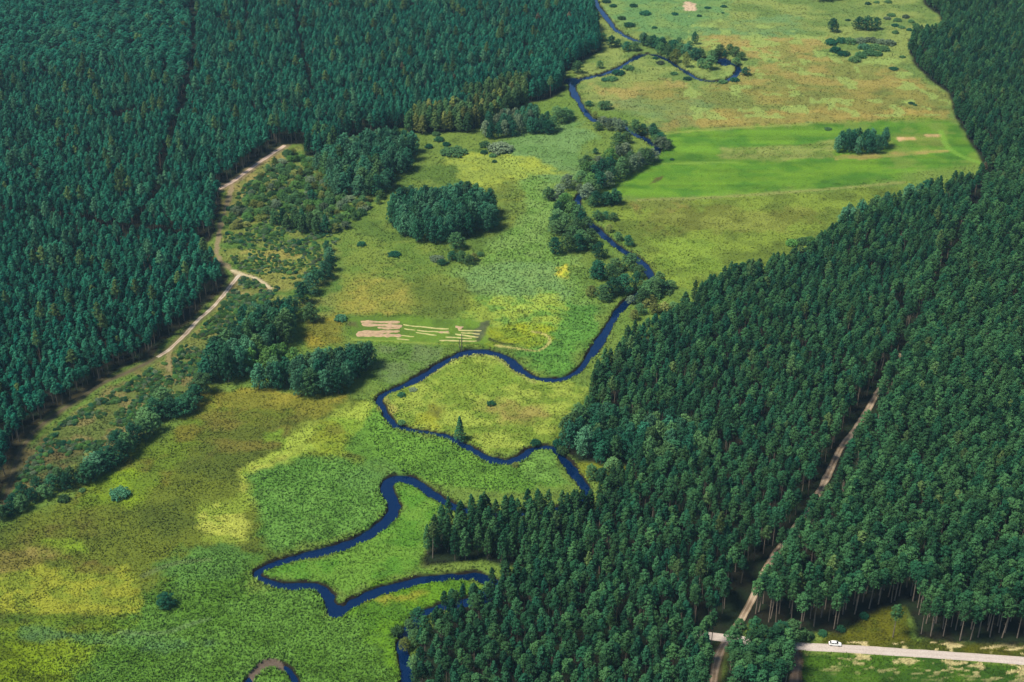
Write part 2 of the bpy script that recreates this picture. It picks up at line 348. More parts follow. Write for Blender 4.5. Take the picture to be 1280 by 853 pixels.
    al = (sstep(5.5, 4, d+wb*2.2))[:, None]; C = C*(1-al)+lin((226,196,160))*al
    # pale patches beside the road
    q = (np.abs(px-1150) < 220) & (py > 790) & (py < 900)
    dd = line_d(x[q], y[q], T4)
    t = sstep(.58, .7, vn(x[q]*.55, y[q]*1.6, 1.3, 71)*.6+vn(x[q]*.5, y[q], 3.5, 72)*.4)*sstep(14, 1.5, dd)*(py[q] > 803)
    t = (np.clip(t*1.3, 0, 1)*np.where(py[q] < 818, 1, .8))[:, None]
    C[q] = C[q]*(1-t)+lin((222,206,146))*t
    # forest floor
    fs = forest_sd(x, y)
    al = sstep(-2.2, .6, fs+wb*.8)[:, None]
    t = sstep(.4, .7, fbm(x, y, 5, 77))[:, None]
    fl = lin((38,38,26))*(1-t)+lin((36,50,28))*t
    # needle litter inside the plantation edge by the track
    dl = line_d(x, y, T1)
    k = sstep(6, 3, dl)[:, None]; fl = fl*(1-k)+lin((78,72,46))*k
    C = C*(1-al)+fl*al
    return C/GK, fs

# ------------------------------------------------------------------ mesh helpers
def mesh_np(name, V, Fc, mats=(), colors=None, smooth_=False, matidx=None, uvless=True):
    V = np.asarray(V, np.float32); Fc = np.asarray(Fc, np.int32)
    me = bpy.data.meshes.new(name)
    k = Fc.shape[1]
    me.vertices.add(len(V)); me.vertices.foreach_set('co', V.ravel())
    me.loops.add(Fc.size); me.loops.foreach_set('vertex_index', Fc.ravel())
    me.polygons.add(len(Fc))
    me.polygons.foreach_set('loop_start', np.arange(0, Fc.size, k, dtype=np.int32))
    me.polygons.foreach_set('loop_total', np.full(len(Fc), k, np.int32))
    for m in mats: me.materials.append(m)
    if matidx is not None: me.polygons.foreach_set('material_index', np.asarray(matidx, np.int32))
    me.polygons.foreach_set('use_smooth', np.full(len(Fc), smooth_, bool))
    me.update(calc_edges=True)
    if colors is not None:
        at = me.color_attributes.new('cover', 'FLOAT_COLOR', 'POINT')
        c4 = np.ones((len(V), 4), np.float32); c4[:, :3] = colors
        at.data.foreach_set('color', c4.ravel())
    me.validate()
    return me
def link(name, me, parent=None):
    o = bpy.data.objects.new(name, me); COL.objects.link(o)
    if parent: o.parent = parent
    return o
def tag(o, label=None, cat=None, group=None, kind=None):
    if label: o['label'] = label
    if cat: o['category'] = cat
    if group: o['group'] = group
    if kind: o['kind'] = kind
    return o
def new_mat(name):
    m = bpy.data.materials.new(name); m.use_nodes = True
    return m, m.node_tree, m.node_tree.nodes['Principled BSDF']
def plain(name, col, rough=.8, metal=0, spec=.3, noise=.15, scale=3.0):
    m, t, b = new_mat(name)
    n = t.nodes.new('ShaderNodeTexNoise'); n.inputs['Scale'].default_value = scale
    n.inputs['Detail'].default_value = 6
    tc = t.nodes.new('ShaderNodeTexCoord'); t.links.new(tc.outputs['Object'], n.inputs['Vector'])
    mr = t.nodes.new('ShaderNodeMapRange'); mr.inputs['To Min'].default_value = 1-noise*2; mr.inputs['To Max'].default_value = 1+noise*2
    t.links.new(n.outputs['Fac'], mr.inputs['Value'])
    mx = t.nodes.new('ShaderNodeVectorMath'); mx.operation = 'SCALE'
    mx.inputs[0].default_value = col; t.links.new(mr.outputs[0], mx.inputs['Scale'])
    t.links.new(mx.outputs[0], b.inputs['Base Color'])
    b.inputs['Roughness'].default_value = rough; b.inputs['Metallic'].default_value = metal
    b.inputs['Specular IOR Level'].default_value = spec
    return m
def attr_mat(name, spec=.1, rough=.9, bump=0.0, nscale=.6, namp=.25):
    m, t, b = new_mat(name)
    a = t.nodes.new('ShaderNodeAttribute'); a.attribute_name = 'cover'
    g = t.nodes.new('ShaderNodeNewGeometry')
    n = t.nodes.new('ShaderNodeTexNoise'); n.inputs['Scale'].default_value = nscale; n.inputs['Detail'].default_value = 8; n.inputs['Roughness'].default_value = .7
    t.links.new(g.outputs['Position'], n.inputs['Vector'])
    mr = t.nodes.new('ShaderNodeMapRange'); mr.inputs['From Min'].default_value = .3; mr.inputs['From Max'].default_value = .7
    mr.inputs['To Min'].default_value = 1-namp; mr.inputs['To Max'].default_value = 1+namp
    t.links.new(n.outputs['Fac'], mr.inputs['Value'])
    mx = t.nodes.new('ShaderNodeVectorMath'); mx.operation = 'SCALE'
    t.links.new(a.outputs['Color'], mx.inputs[0]); t.links.new(mr.outputs[0], mx.inputs['Scale'])
    t.links.new(mx.outputs[0], b.inputs['Base Color'])
    b.inputs['Roughness'].default_value = rough; b.inputs['Specular IOR Level'].default_value = spec
    if bump:
        bp = t.nodes.new('ShaderNodeBump'); bp.inputs['Distance'].default_value = bump; bp.inputs['Strength'].default_value = 1
        t.links.new(n.outputs['Fac'], bp.inputs['Height']); t.links.new(bp.outputs[0], b.inputs['Normal'])
    return m

# ------------------------------------------------------------------ the ground, one sheet to the horizon
rows = [-2500., -1200., -500., -150., 0., 120., 200., 250., 280.]
y = 292.
while y < 1250:
    rows.append(y); d = math.hypot(y, 300); y += min(2.2, .62*(d/430)**2)
while y < 12000: rows.append(y); y += (y-1100)*.12
rows = np.array(rows)
tt = np.linspace(-1.25, 1.25, 1180)
tt = np.concatenate([[-30, -12, -6, -3.5, -2.4, -1.8, -1.5, -1.35], tt, [1.35, 1.5, 1.8, 2.4, 3.5, 6, 12, 30]])
hw = .364*(np.maximum(rows, 250)*CT+H_CAM*ST)
X = (tt[None, :]*hw[:, None]).ravel(); Y = np.repeat(rows, len(tt))
RD = riv_d(X, Y)
Zg = ground_z(X, Y, RD)
Cg, FSg = cover(X, Y)
# wet mud on the banks and bed
k = sstep(1.25, .55, RD+(vn(X, Y, 4, 57)-.35)*.9)[:, None]
mp = G(333, 838); sh_ = (np.hypot(X-mp[0], Y-mp[1]) < 5.5)[:, None]
Cg = Cg*(1-k)+np.where(sh_, lin((112,98,84)), lin((40,34,24)))/GK*k
nr, nc = len(rows), len(tt)
idx = np.arange(nr*nc).reshape(nr, nc)
Fq = np.stack([idx[:-1, :-1], idx[:-1, 1:], idx[1:, 1:], idx[1:, :-1]], -1).reshape(-1, 4)
M_ground = attr_mat('meadow_soil', bump=.25, nscale=1.1, namp=.28)
ground = link('ground', mesh_np('ground', np.stack([X, Y, Zg], 1), Fq, [M_ground], Cg, True))
tag(ground, kind='structure', label='flat valley floor of patchy green, yellow and tan meadow')

# ------------------------------------------------------------------ river water (the channel is cut into the ground)
m, t, b = new_mat('river_water')
b.inputs['Base Color'].default_value = (.001, .012, .040, 1); b.inputs['Specular Tint'].default_value = (.30, .82, 1.0, 1); b.inputs['Coat Weight'].default_value = 1.0; b.inputs['Coat IOR'].default_value = 1.33; b.inputs['Coat Roughness'].default_value = .03; b.inputs['Coat Tint'].default_value = (.5, .8, 1, 1); b.inputs['Roughness'].default_value = .04
b.inputs['IOR'].default_value = 1.333; b.inputs['Specular IOR Level'].default_value = .6
g = t.nodes.new('ShaderNodeNewGeometry'); n = t.nodes.new('ShaderNodeTexNoise'); n.inputs['Scale'].default_value = .7; n.inputs['Detail'].default_value = 6
t.links.new(g.outputs['Position'], n.inputs['Vector'])
bp = t.nodes.new('ShaderNodeBump'); bp.inputs['Strength'].default_value = .45; bp.inputs['Distance'].default_value = .08
t.links.new(n.outputs['Fac'], bp.inputs['Height']); t.links.new(bp.outputs[0], b.inputs['Normal'])
M_water = m
xs0, xs1 = min(rivA[:,0].min(), rivB[:,0].min())-15, rivA[:,0].max()+15
ys0, ys1 = min(rivA[:,1].min(), rivB[:,1].min())-10, rivA[:,1].max()+10
wo = link('river', mesh_np('river', [(xs0,ys0,WATER_Z),(xs1,ys0,WATER_Z),(xs1,ys1,WATER_Z),(xs0,ys1,WATER_Z)], [(0,1,2,3)], [M_water]))
tag(wo, kind='structure', label='narrow dark blue river meandering through the meadow')

# ------------------------------------------------------------------ tracks and the road: ribbons lying on the ground
def ribbon(name, P, hw, z, colf, rag=.5, step=.8, label=None, nacross=9, seed=5):
    P = np.array(P); L = np.r_[0, np.cumsum(np.hypot(*np.diff(P, axis=0).T))]
    s = np.arange(0, L[-1], step); x = np.interp(s, L, P[:,0]); y = np.interp(s, L, P[:,1])
    tx = np.gradient(x); ty = np.gradient(y); q = np.hypot(tx, ty); nx, ny = -ty/q, tx/q
    u = np.linspace(-1, 1, nacross)
    wl = hw*(1+rag*(fbm(s, s*0+3, 5, seed)-.5)*2); wr = hw*(1+rag*(fbm(s, s*0+30, 5, seed+3)-.5)*2)
    off = np.where(u[None] < 0, u[None]*wl[:, None], u[None]*wr[:, None])
    VX = x[:, None]+nx[:, None]*off; VY = y[:, None]+ny[:, None]*off
    VX = VX.ravel(); VY = VY.ravel(); U = np.tile(u, len(s))
    Z = ground_z(VX, VY)+z+.03*(1-U*U)
    C = colf(VX, VY, U)/GK
    n1, n2 = len(s), nacross
    i = np.arange(n1*n2).reshape(n1, n2)
    Fq = np.stack([i[:-1,:-1], i[:-1,1:], i[1:,1:], i[1:,:-1]], -1).reshape(-1, 4)
    o = link(name, mesh_np(name, np.stack([VX, VY, Z], 1), Fq, [M_track], C, True))
    tag(o, kind='structure', label=label); return o
M_track = attr_mat('track_sand', bump=.05, nscale=2.0, namp=.22)
def sandy(bright, dark, rut=.5):
    def f(x, y, u):
        t = sstep(.35, .7, fbm(x, y, 3, 81))
        r = np.exp(-((np.abs(u)-.5)/.16)**2)*rut
        k = np.clip(t*.5+r, 0, 1)[:, None]
        e = sstep(.75, 1, np.abs(u))[:, None]*.4
        c = lin(dark)*(1-k)+lin(bright)*k
        return c*(1-e)+lin((110,104,66))*e
    return f
cut = int(len(T1)*.47)
ribbon('dirt_track', T1[:cut], 1.0, .03, sandy((236,222,196), (176,152,124), .7), .4, label='pale sandy track along the edge of the left plantation')
ribbon('dirt_track', T1[cut-1:], .9, .03, sandy((122,110,82), (98,92,62), .4), .5, label='brown earth track running on below the left plantation')
ribbon('dirt_track', T1b, .8, .045, sandy((232,214,176), (196,180,136), .5), .5, label='short pale side track leaving the bend of the sandy track')
ribbon('dirt_track', T2, 1.25, .03, sandy((232,206,182), (206,180,156), .6), .25, label='straight pale track beside the upper left plantation')
ribbon('dirt_track', T3[[i for i in range(len(T3)) if T3[i][1] < G(0, 436)[1]]], 1.25, .03, sandy((214,192,164), (150,128,102), .6), .35, label='rutted sand track through the firebreak of the right forest')
ribbon('dirt_track', T5, 1.3, .035, sandy((170,144,116), (126,102,80), .4), .5, label='brown earth track leaving the sand road beside the roadside clump')
def roadc(x, y, u):
    k = (fbm(x, y, 2.5, 88)*.5+np.exp(-((np.abs(u)-.45)/.2)**2)*.3)[:, None]
    return lin((206,190,176))*(1-k)+lin((236,224,210))*k
ribbon('gravel_road', T4, 1.75, .06, roadc, .08, label='pale gravel road crossing the lower right corner')
# ------------------------------------------------------------------ foliage
def leaf_mat(name, A, B, spec=.06, vary=.45, sat=(.97, 1.03)):
    m, t, b = new_mat(name)
    oi = t.nodes.new('ShaderNodeObjectInfo')
    mx = t.nodes.new('ShaderNodeMix'); mx.data_type = 'RGBA'
    mx.inputs[6].default_value = (*A, 1); mx.inputs[7].default_value = (*B, 1)
    t.links.new(oi.outputs['Random'], mx.inputs[0])
    g = t.nodes.new('ShaderNodeNewGeometry')
    n = t.nodes.new('ShaderNodeTexNoise'); n.inputs['Scale'].default_value = .9; n.inputs['Detail'].default_value = 4
    t.links.new(g.outputs['Position'], n.inputs['Vector'])
    ri = t.nodes.new('ShaderNodeMath'); ri.operation = 'MULTIPLY_ADD'; ri.inputs[1].default_value = 1.0; ri.inputs[2].default_value = -.5
    t.links.new(n.outputs['Fac'], ri.inputs[0])
    # second per-tree random number for brightness
    fr = t.nodes.new('ShaderNodeMath'); fr.operation = 'MULTIPLY'; fr.inputs[1].default_value = 37.7
    t.links.new(oi.outputs['Random'], fr.inputs[0])
    f2 = t.nodes.new('ShaderNodeMath'); f2.operation = 'FRACT'; t.links.new(fr.outputs[0], f2.inputs[0])
    add = t.nodes.new('ShaderNodeMath'); add.operation = 'ADD'; t.links.new(f2.outputs[0], add.inputs[0]); t.links.new(ri.outputs[0], add.inputs[1])
    mr = t.nodes.new('ShaderNodeMapRange'); mr.inputs['To Min'].default_value = 1-vary; mr.inputs['To Max'].default_value = 1+vary
    t.links.new(add.outputs[0], mr.inputs['Value'])
    sc = t.nodes.new('ShaderNodeVectorMath'); sc.operation = 'SCALE'
    t.links.new(mx.outputs[2], sc.inputs[0]); t.links.new(mr.outputs[0], sc.inputs['Scale'])
    t.links.new(sc.outputs[0], b.inputs['Base Color'])
    b.inputs['Roughness'].default_value = .65; b.inputs['Specular IOR Level'].default_value = spec
    return m
LM = {
 'dead':   leaf_mat('browned_needles', (.085,.070,.040), (.11,.09,.05)),
 'pine':   leaf_mat('pine_needles', (.011,.061,.026), (.042,.110,.034)),
 'ypine':  leaf_mat('young_pine_needles', (.008,.058,.030), (.030,.098,.038)),
 'west':   leaf_mat('plantation_needles', (.004,.082,.050), (.024,.132,.070), vary=.5),
 'teal':   leaf_mat('blue_green_leaves', (.018,.104,.054), (.056,.154,.074)),
 'dark':   leaf_mat('dark_green_leaves', (.010,.070,.036), (.026,.096,.040)),
 'mid':    leaf_mat('mid_green_leaves', (.044,.118,.040), (.072,.150,.048)),
 'bright': leaf_mat('bright_green_leaves', (.056,.150,.030), (.080,.170,.040)),
 'pale':   leaf_mat('pale_grey_green_leaves', (.090,.140,.075), (.125,.170,.090)),
 'yellow': leaf_mat('yellow_green_leaves', (.130,.170,.035), (.170,.190,.050)),
 'birch':  leaf_mat('birch_leaves', (.075,.122,.034), (.050,.108,.036)),
}
M_bark = plain('pine_bark', (.17,.135,.10), .9, noise=.3, scale=1.2)
M_bark2 = plain('grey_bark', (.11,.095,.07), .9, noise=.3, scale=1.5)

def unit(v): return v/np.maximum(np.linalg.norm(v, axis=1, keepdims=True), 1e-9)
def leaves(C, R, per, size, r, up=.25, asp=.62, fill=.0):
    """leaf faces spread over lumps centred at C with radii R"""
    n = len(C); c = np.repeat(C, per, 0); rr = np.repeat(R, per, 0)
    d = r.normal(size=(n*per, 3)); d[:, 2] += up; d = unit(d)
    p = c + d*rr*r.uniform(.62, 1.05, (n*per, 1))
    nn = unit(d*rr.mean()/rr + r.normal(size=d.shape)*.42 + np.array([0, 0, .25]))
    t = unit(np.cross(nn, r.normal(size=d.shape))); bt = np.cross(nn, t)
    s = size*r.uniform(.6, 1.25, (n*per, 1))
    V = np.stack([p-t*s, p-bt*s*asp, p+t*s, p+bt*s*asp], 1).reshape(-1, 3)
    Fq = np.arange(len(V)).reshape(-1, 4)
    return V, Fq
def tube(P, Rr, n=6):
    P = np.array(P, float); V = []; k = len(P)
    for i in range(k):
        d = P[min(i+1, k-1)]-P[max(i-1, 0)]; d /= np.linalg.norm(d)
        a = np.cross(d, (0, 1, .13)); a /= np.linalg.norm(a); b2 = np.cross(d, a)
        for j in range(n):
            an = 2*math.pi*j/n; V.append(P[i]+Rr[i]*(math.cos(an)*a+math.sin(an)*b2))
    Fq = [(i*n+j, i*n+(j+1) % n, (i+1)*n+(j+1) % n, (i+1)*n+j) for i in range(k-1) for j in range(n)]
    return np.array(V), np.array(Fq)
def cat(parts):
    V, Fq, o = [], [], 0
    for v, f in parts: V.append(v); Fq.append(f+o); o += len(v)
    return np.concatenate(V), np.concatenate(Fq)
def gen(kind, seed):
    r = np.random.default_rng(seed)
    lean = r.normal(size=2)*.25
    if kind in ('pine', 'ypine', 'fpine'):
        H = {'pine': 16.0, 'ypine': 10.5, 'fpine': 14.0}[kind]
        z0 = H*{'pine': .60, 'ypine': .57, 'fpine': .20}[kind]; R = {'pine': 2.1, 'ypine': 2.0, 'fpine': 2.3}[kind]
        n = {'pine': 26, 'ypine': 30, 'fpine': 52}[kind]
        C = []; Q = []; limbs = []
        for i in range(n):
            t = (i+.5)/n; a = i*2.4+r.uniform(-.5, .5)
            if kind == 'pine': rad = R*(1-t**2.2)**.6*(.55+.45*min(1, t*5))*r.uniform(.6, 1.2)
            elif kind == 'fpine': rad = R*(1-t**2.6)**.75*(.6+.4*min(1, t*6))*r.uniform(.7, 1.15)
            else: rad = R*(1-t**1.5)**.7*(.6+.4*min(1, t*6))*r.uniform(.75, 1.15)
            z = z0+(H-z0)*t*.97+r.uniform(-.2, .2)
            c = (lean[0]*t+math.cos(a)*rad*.72, lean[1]*t+math.sin(a)*rad*.72, z)
            C.append(c); s = (.62 if kind == 'pine' else .50)*(1.25-.55*t)*r.uniform(.8, 1.25)
            Q.append((s*1.25, s*1.25, s*(1.0 if kind == 'pine' else .95)))
            if i % 3 == 0 or i < 8: limbs.append((c, t))
        C.append((lean[0], lean[1], H-.35)); Q.append((.42, .42, .75))
        V, Fq = leaves(np.array(C), np.array(Q), 36, .26, r, .35)
        v2, f2 = leaves(np.array([[lean[0]*.5, lean[1]*.5, (z0+H)/2]]), np.array([[R*.55, R*.55, (H-z0)*.42]]), 120, .3, r)
        crown = cat([(V, Fq), (v2, f2)])
        b = r.normal(size=2)*.12
        tp = [(0, 0, -.2), (b[0], b[1], H*.25), (b[0]*2, b[1]*1.5, H*.5), (lean[0]*.5, lean[1]*.5, H*.75), (lean[0], lean[1], H*.97)]
        tr = [.20, .16, .13, .09, .03]
        parts = [tube(tp, tr)]
        for c, t in limbs:
            base = np.array((lean[0]*t*.8, lean[1]*t*.8, c[2]-.35)); parts.append(tube([base, (base+np.array(c))/2+(0, 0, .05), c], [.05, .035, .015], 4))
        for k in range(6):               # dead lower limbs
            a = r.uniform(0, 6.28); z = H*r.uniform(.3, .58); L = r.uniform(.4, 1.0)
            parts.append(tube([(b[0]*1.6, b[1]*1.3, z), (math.cos(a)*L, math.sin(a)*L, z+.1)], [.035, .012], 4))
        return crown, cat(parts)
    if kind == 'spruce':
        H = 10.0; C = []; Q = []
        for i in range(70):
            t = (i+.5)/70; a = i*2.4; rad = 2.1*(1-t)**.9*r.uniform(.75, 1.12)
            C.append((math.cos(a)*rad*.75, math.sin(a)*rad*.75, .5+(H-.5)*t)); s = .2+.42*(1-t); Q.append((s*1.3, s*1.3, s*.7))
        return cat([leaves(np.array(C), np.array(Q), 30, .2, r, .3)]), tube([(0,0,-.2),(0,0,5),(0,0,9.6)], [.17,.11,.02])
    if kind in ('broad', 'alder', 'birch'):
        H = {'broad': 10., 'alder': 11., 'birch': 13.}[kind]; Wd = {'broad': 4., 'alder': 3.0, 'birch': 2.4}[kind]
        zc0 = {'broad': .12, 'alder': .12, 'birch': .14}[kind]*H
        n = {'broad': 46, 'alder': 44, 'birch': 44}[kind]; C = []; Q = []; limbs = []
        for i in range(n):
            t = (i+.5)/n; a = i*2.4+r.uniform(-.4, .4)
            prof = {'broad': math.sin(math.pi*(.10+.86*t)**.8)**.55, 'alder': math.sin(math.pi*(.16+.82*t)**.95)**.55, 'birch': math.sin(math.pi*(.14+.84*t)**.9)**.6*(1.1-.35*t)}[kind]
            rad = Wd*prof*r.uniform(.78, 1.1); z = zc0+(H-zc0)*t*.93+r.uniform(-.3, .3)
            k = .80 if i % 5 else .35
            c = (lean[0]*t+math.cos(a)*rad*k, lean[1]*t+math.sin(a)*rad*k, z)
            s = {'broad': .98, 'alder': .84, 'birch': .62}[kind]*r.uniform(.7, 1.25)*(1.1-.3*t)
            C.append(c); Q.append((s, s, s*(.85 if kind == 'broad' else 1.15)))
            if i % 6 == 0: limbs.append((c, t))
        C.append((lean[0], lean[1], H*.95)); Q.append((Wd*.22, Wd*.22, Wd*.22))
        V, Fq = leaves(np.array(C), np.array(Q), 38, .27, r, .3)
        v2, f2 = leaves(np.array([[0, 0, (zc0+H)/2]]), np.array([[Wd*.55, Wd*.55, (H-zc0)*.42]]), 260, .42, r)
        parts = [tube([(0,0,-.2),(.1,0,H*.3),(lean[0]*.4,lean[1]*.4,H*.6),(lean[0],lean[1],H*.93)], [.2,.16,.1,.02])]
        for c, t in limbs:
            base = np.array((lean[0]*t*.5, lean[1]*t*.5, max(.8, c[2]-1.5))); parts.append(tube([base, (base+np.array(c))/2+(0,0,.2), c], [.08,.05,.02], 4))
        return cat([(V, Fq), (v2, f2)]), cat(parts)
    if kind == 'shrub':
        n = 30; C = []; Q = []
        for i in range(n):
            a = i*2.4; rad = 2.3*math.sqrt((i+.5)/n)*r.uniform(.85, 1.1)
            z = 2.1*math.sqrt(max(.06, 1-(rad/2.7)**2))*r.uniform(.7, 1.05)
            C.append((math.cos(a)*rad, math.sin(a)*rad, z*.78)); s = .52*r.uniform(.75, 1.2); Q.append((s, s, s*.85))
            if rad > 1.2: C.append((math.cos(a)*rad, math.sin(a)*rad, z*.35)); Q.append((s, s, s*.8))
        st = [tube([(0,0,-.1),(math.cos(q)*.5,math.sin(q)*.5,.8),(math.cos(q)*1.1,math.sin(q)*1.1,1.5)], [.07,.05,.02], 4) for q in range(0, 6)]
        return leaves(np.array(C), np.array(Q), 30, .22, r, .4), cat(st)
NV = {'pine': 6, 'ypine': 5, 'fpine': 3, 'spruce': 1, 'broad': 5, 'alder': 4, 'birch': 4, 'shrub': 4}
SIZE = {'pine': (16., 4.2), 'ypine': (10.5, 4.0), 'fpine': (14., 4.6), 'spruce': (10., 4.2), 'broad': (10., 8.), 'alder': (11., 6.0), 'birch': (13., 5.0), 'shrub': (2.3, 5.2)}
GEO = {k: [gen(k, 100*i+sum(map(ord, k))) for i in range(NV[k])] for k in NV}
_mc = {}
def crown_mesh(kind, v, leaf):
    key = (kind, v, leaf)
    if key not in _mc: _mc[key] = mesh_np('crown', *GEO[kind][v][0], [LM[leaf]])
    return _mc[key]
def trunk_mesh(kind, v):
    key = (kind, v)
    if key not in _mc: _mc[key] = mesh_np('trunk', *GEO[kind][v][1], [M_bark if kind == 'pine' else M_bark2])
    return _mc[key]
NAME = {'fpine': 'pine_tree', 'pine': 'pine_tree', 'ypine': 'pine_tree', 'spruce': 'spruce_tree', 'broad': 'broadleaf_tree', 'alder': 'alder_tree', 'birch': 'birch_tree', 'shrub': 'shrub'}
CATG = {'fpine': 'pine tree', 'pine': 'pine tree', 'ypine': 'pine tree', 'spruce': 'spruce tree', 'broad': 'broadleaf tree', 'alder': 'alder tree', 'birch': 'birch tree', 'shrub': 'shrub'}
def tree(kind, x, y, h, wd, leaf, label, group=None, v=None):
    """one tree: an Empty at the foot with trunk and crown; a shrub is one mesh"""
    v = int(rng.integers(NV[kind])) if v is None else v
    H0, W0 = SIZE[kind]
    if kind == 'shrub':
        root = link('shrub', crown_mesh(kind, v, leaf))
    else:
        bush = label and ('bush' in label or 'scrub' in label)
        root = bpy.data.objects.new('shrub' if bush else NAME[kind], None); COL.objects.link(root); root.empty_display_size = .5
        for nm, me in (('trunk', trunk_mesh(kind, v)), ('crown', crown_mesh(kind, v, leaf))):
            link(nm, me, root)
    root.location = (x, y, 0); root.rotation_euler = (0, 0, rng.uniform(0, 6.28))
    s = wd/W0; root.scale = (s*rng.uniform(.95, 1.05), s*rng.uniform(.95, 1.05), h/H0)
    tag(root, label, 'shrub' if root.name.startswith('shrub') else CATG[kind], group)
    return root

# ------------------------------------------------------------------ the pine forests
def hexgrid(P, sp, jit, seed):
    r = np.random.default_rng(seed)
    x0, y0 = P.min(0); x1, y1 = P.max(0); y0 = max(y0, 255); y1 = min(y1, 1260)
    ys = np.arange(y0, y1, sp*.9); xs = np.arange(x0, x1, sp)
    X, Y = np.meshgrid(xs, ys); X = X+(np.arange(len(ys)) % 2)[:, None]*sp*.5
    X = (X+r.uniform(-jit, jit, X.shape)*sp).ravel(); Y = (Y+r.uniform(-jit, jit, Y.shape)*sp).ravel()
    hwv = .364*(Y*CT+H_CAM*ST)*1.3+15
    q = np.abs(X) < hwv
    return X[q], Y[q]
BIRCH = [[(507,166),(526,169),(590,167),(603,156),(650,138),(664,131),(660,120),(640,122),(604,136),(560,146),(520,150)],[(575,130),(640,112),(662,112),(650,122),(590,138)]]
# west plantation
x, y = hexgrid(FW, 3.75, .36, 11)
q = (poly_sd(x, y, FW)+(fbm(x, y, 14, 31)-.5)*2 > 0); x, y = x[q], y[q]
q = clear_of_lanes(x, y) & (vn(x, y, 9, 44) < .90); x, y = x[q], y[q]
px, py = PIX(x, y)
big = poly_sd(x, y, Gs([(-330,-60),(240,-60),(240,60),(225,110),(150,90),(60,100),(-330,120)])) > (vn(x, y, 20, 9)-.5)*20
keep = ~big | (rng.random(len(x)) < .62)
x, y, big = x[keep], y[keep], big[keep]
hn = fbm(x, y, 30, 45)
for i in range(len(x)):
    pass
sc_h = 1.0*(.84+.3*hn)*rng.uniform(.88, 1.12, len(x)); sc_w = rng.uniform(.85, 1.2, len(x))
sc_w = np.where(big, sc_w*1.45, sc_w); 
kind_w = np.where(big, rng.integers(0, NV['pine'], len(x)), NV['pine']+rng.integers(0, NV['ypine'], len(x)))
sc_h = np.where(big, sc_h*.74, sc_h)
WK = NV['pine']+NV['ypine']; kind_w = kind_w+WK; FK = 2*WK; XK = FK+NV['fpine']      # the western kinds
eW = (poly_sd(x, y, FW) < 5.5) & (PIX(x, y)[0] > 395)
kind_w = np.where(eW, XK+4+rng.integers(0, 3, len(x)), kind_w); sc_h = np.where(eW, rng.uniform(.72, .98, len(x)), sc_h)
west = np.stack([x, y, sc_w, sc_h, kind_w, np.zeros(len(x))], 1)
for PB in BIRCH:
    q = poly_sd(west[:,0], west[:,1], Gs(PB)) < 0; west = west[q]
# east forest
x, y = hexgrid(FE, 3.85, .36, 12)
q = (poly_sd(x, y, FE)+(fbm(x, y, 14, 31)-.5)*2 > 0); x, y = x[q], y[q]
q = clear_of_lanes(x, y) & (vn(x, y, 8, 46) < .91) & (poly_sd(x, y, Gs(P_NOSE)) < 0); x, y = x[q], y[q]
px, py = PIX(x, y)
hn = fbm(x, y, 35, 47)
right = np.array([px > 1240-(py-215)*.56])[0]          # east of the sand track: taller, wider crowns
sc_h = np.where(right, .96, .82)*(.86+.26*hn)*rng.uniform(.90, 1.10, len(x))
sc_w = np.where(right, 1.02, .90)*rng.uniform(.82, 1.25, len(x))
young = (~right) & (rng.random(len(x)) < .45)
sc_w = np.where(young, sc_w*.95, sc_w)
kd = np.where(young, NV['pine']+rng.integers(0, NV['ypine'], len(x)), rng.integers(0, NV['pine'], len(x)))
sc_h = np.where(young, sc_h*1.42, sc_h)
sdE = poly_sd(x, y, FE)
lobe = (px < 740) & (py < 735) & (py > 600)
full = ((~right) & (px < 800) & ((sdE < 6.5) | lobe) & (py < 760)) | ((py < 420) & (sdE < 6))
kd = np.where(full, FK+rng.integers(0, 3, len(x)), kd); sc_h = np.where(full, np.where(py < 420, rng.uniform(.66, .86, len(x)), rng.uniform(.80, 1.02, len(x))), sc_h)
sc_w = np.where(full & (py < 420), sc_w*1.15, sc_w)
east = np.stack([x, y, sc_w, sc_h, kd, np.where(right, 2, 1)], 1)
x, y = hexgrid(FC, 3.9, .34, 13)
q = poly_sd(x, y, FC) > .5; x, y = x[q], y[q]
q = (line_d(x, y, T4) > 3.5) & (line_d(x, y, T5) > 2.5) & (line_d(x, y, T3) > 3); x, y = x[q], y[q]
clump = np.stack([x, y, rng.uniform(1.1, 1.4, len(x)), rng.uniform(.72, .9, len(x)), rng.integers(0, NV['pine'], len(x)), np.full(len(x), 3)], 1)
# the single pine in the clearing
sx, sy = G(1116, 797)
single = np.array([[sx, sy, 1.0, .82, 1, 4]])
ALLP = np.concatenate([west, east, clump, single])
# the 300 that show largest stand nearest the camera and inside the picture
x, y = ALLP[:,0], ALLP[:,1]
topx, topy = PIX(x, y, 14.5*ALLP[:,3]); 
vis = (topx > 2) & (topx < 1278) & (topy < 845)
dist = np.sqrt(x*x+y*y+H_CAM**2) - 40*(ALLP[:,5] == 4)-12*(ALLP[:,5] == 3)
bx, by = PIX(x, y)
edge_s = (ALLP[:,5] == 2) & (by > 740) & vis & (poly_sd(x, y, FE) < 4.2) & (bx > 1040)
dist = np.where(edge_s, dist-60, dist)
order = np.argsort(np.where(vis, dist, 1e9))[:300]
ind = np.zeros(len(ALLP), bool); ind[order] = True
ORD = ['first','second','third','fourth','fifth','sixth','seventh','eighth','ninth','tenth','eleventh','twelfth','thirteenth','fourteenth','fifteenth','sixteenth','seventeenth','eighteenth','nineteenth','twentieth']
def ordinal(i, n):
    if i == 0: return 'leftmost'
    if i == n-1: return 'rightmost'
    if i < 20: return ORD[i]
    j = n-1-i
    return ORD[j] + ' from the right' if j < 20 else None
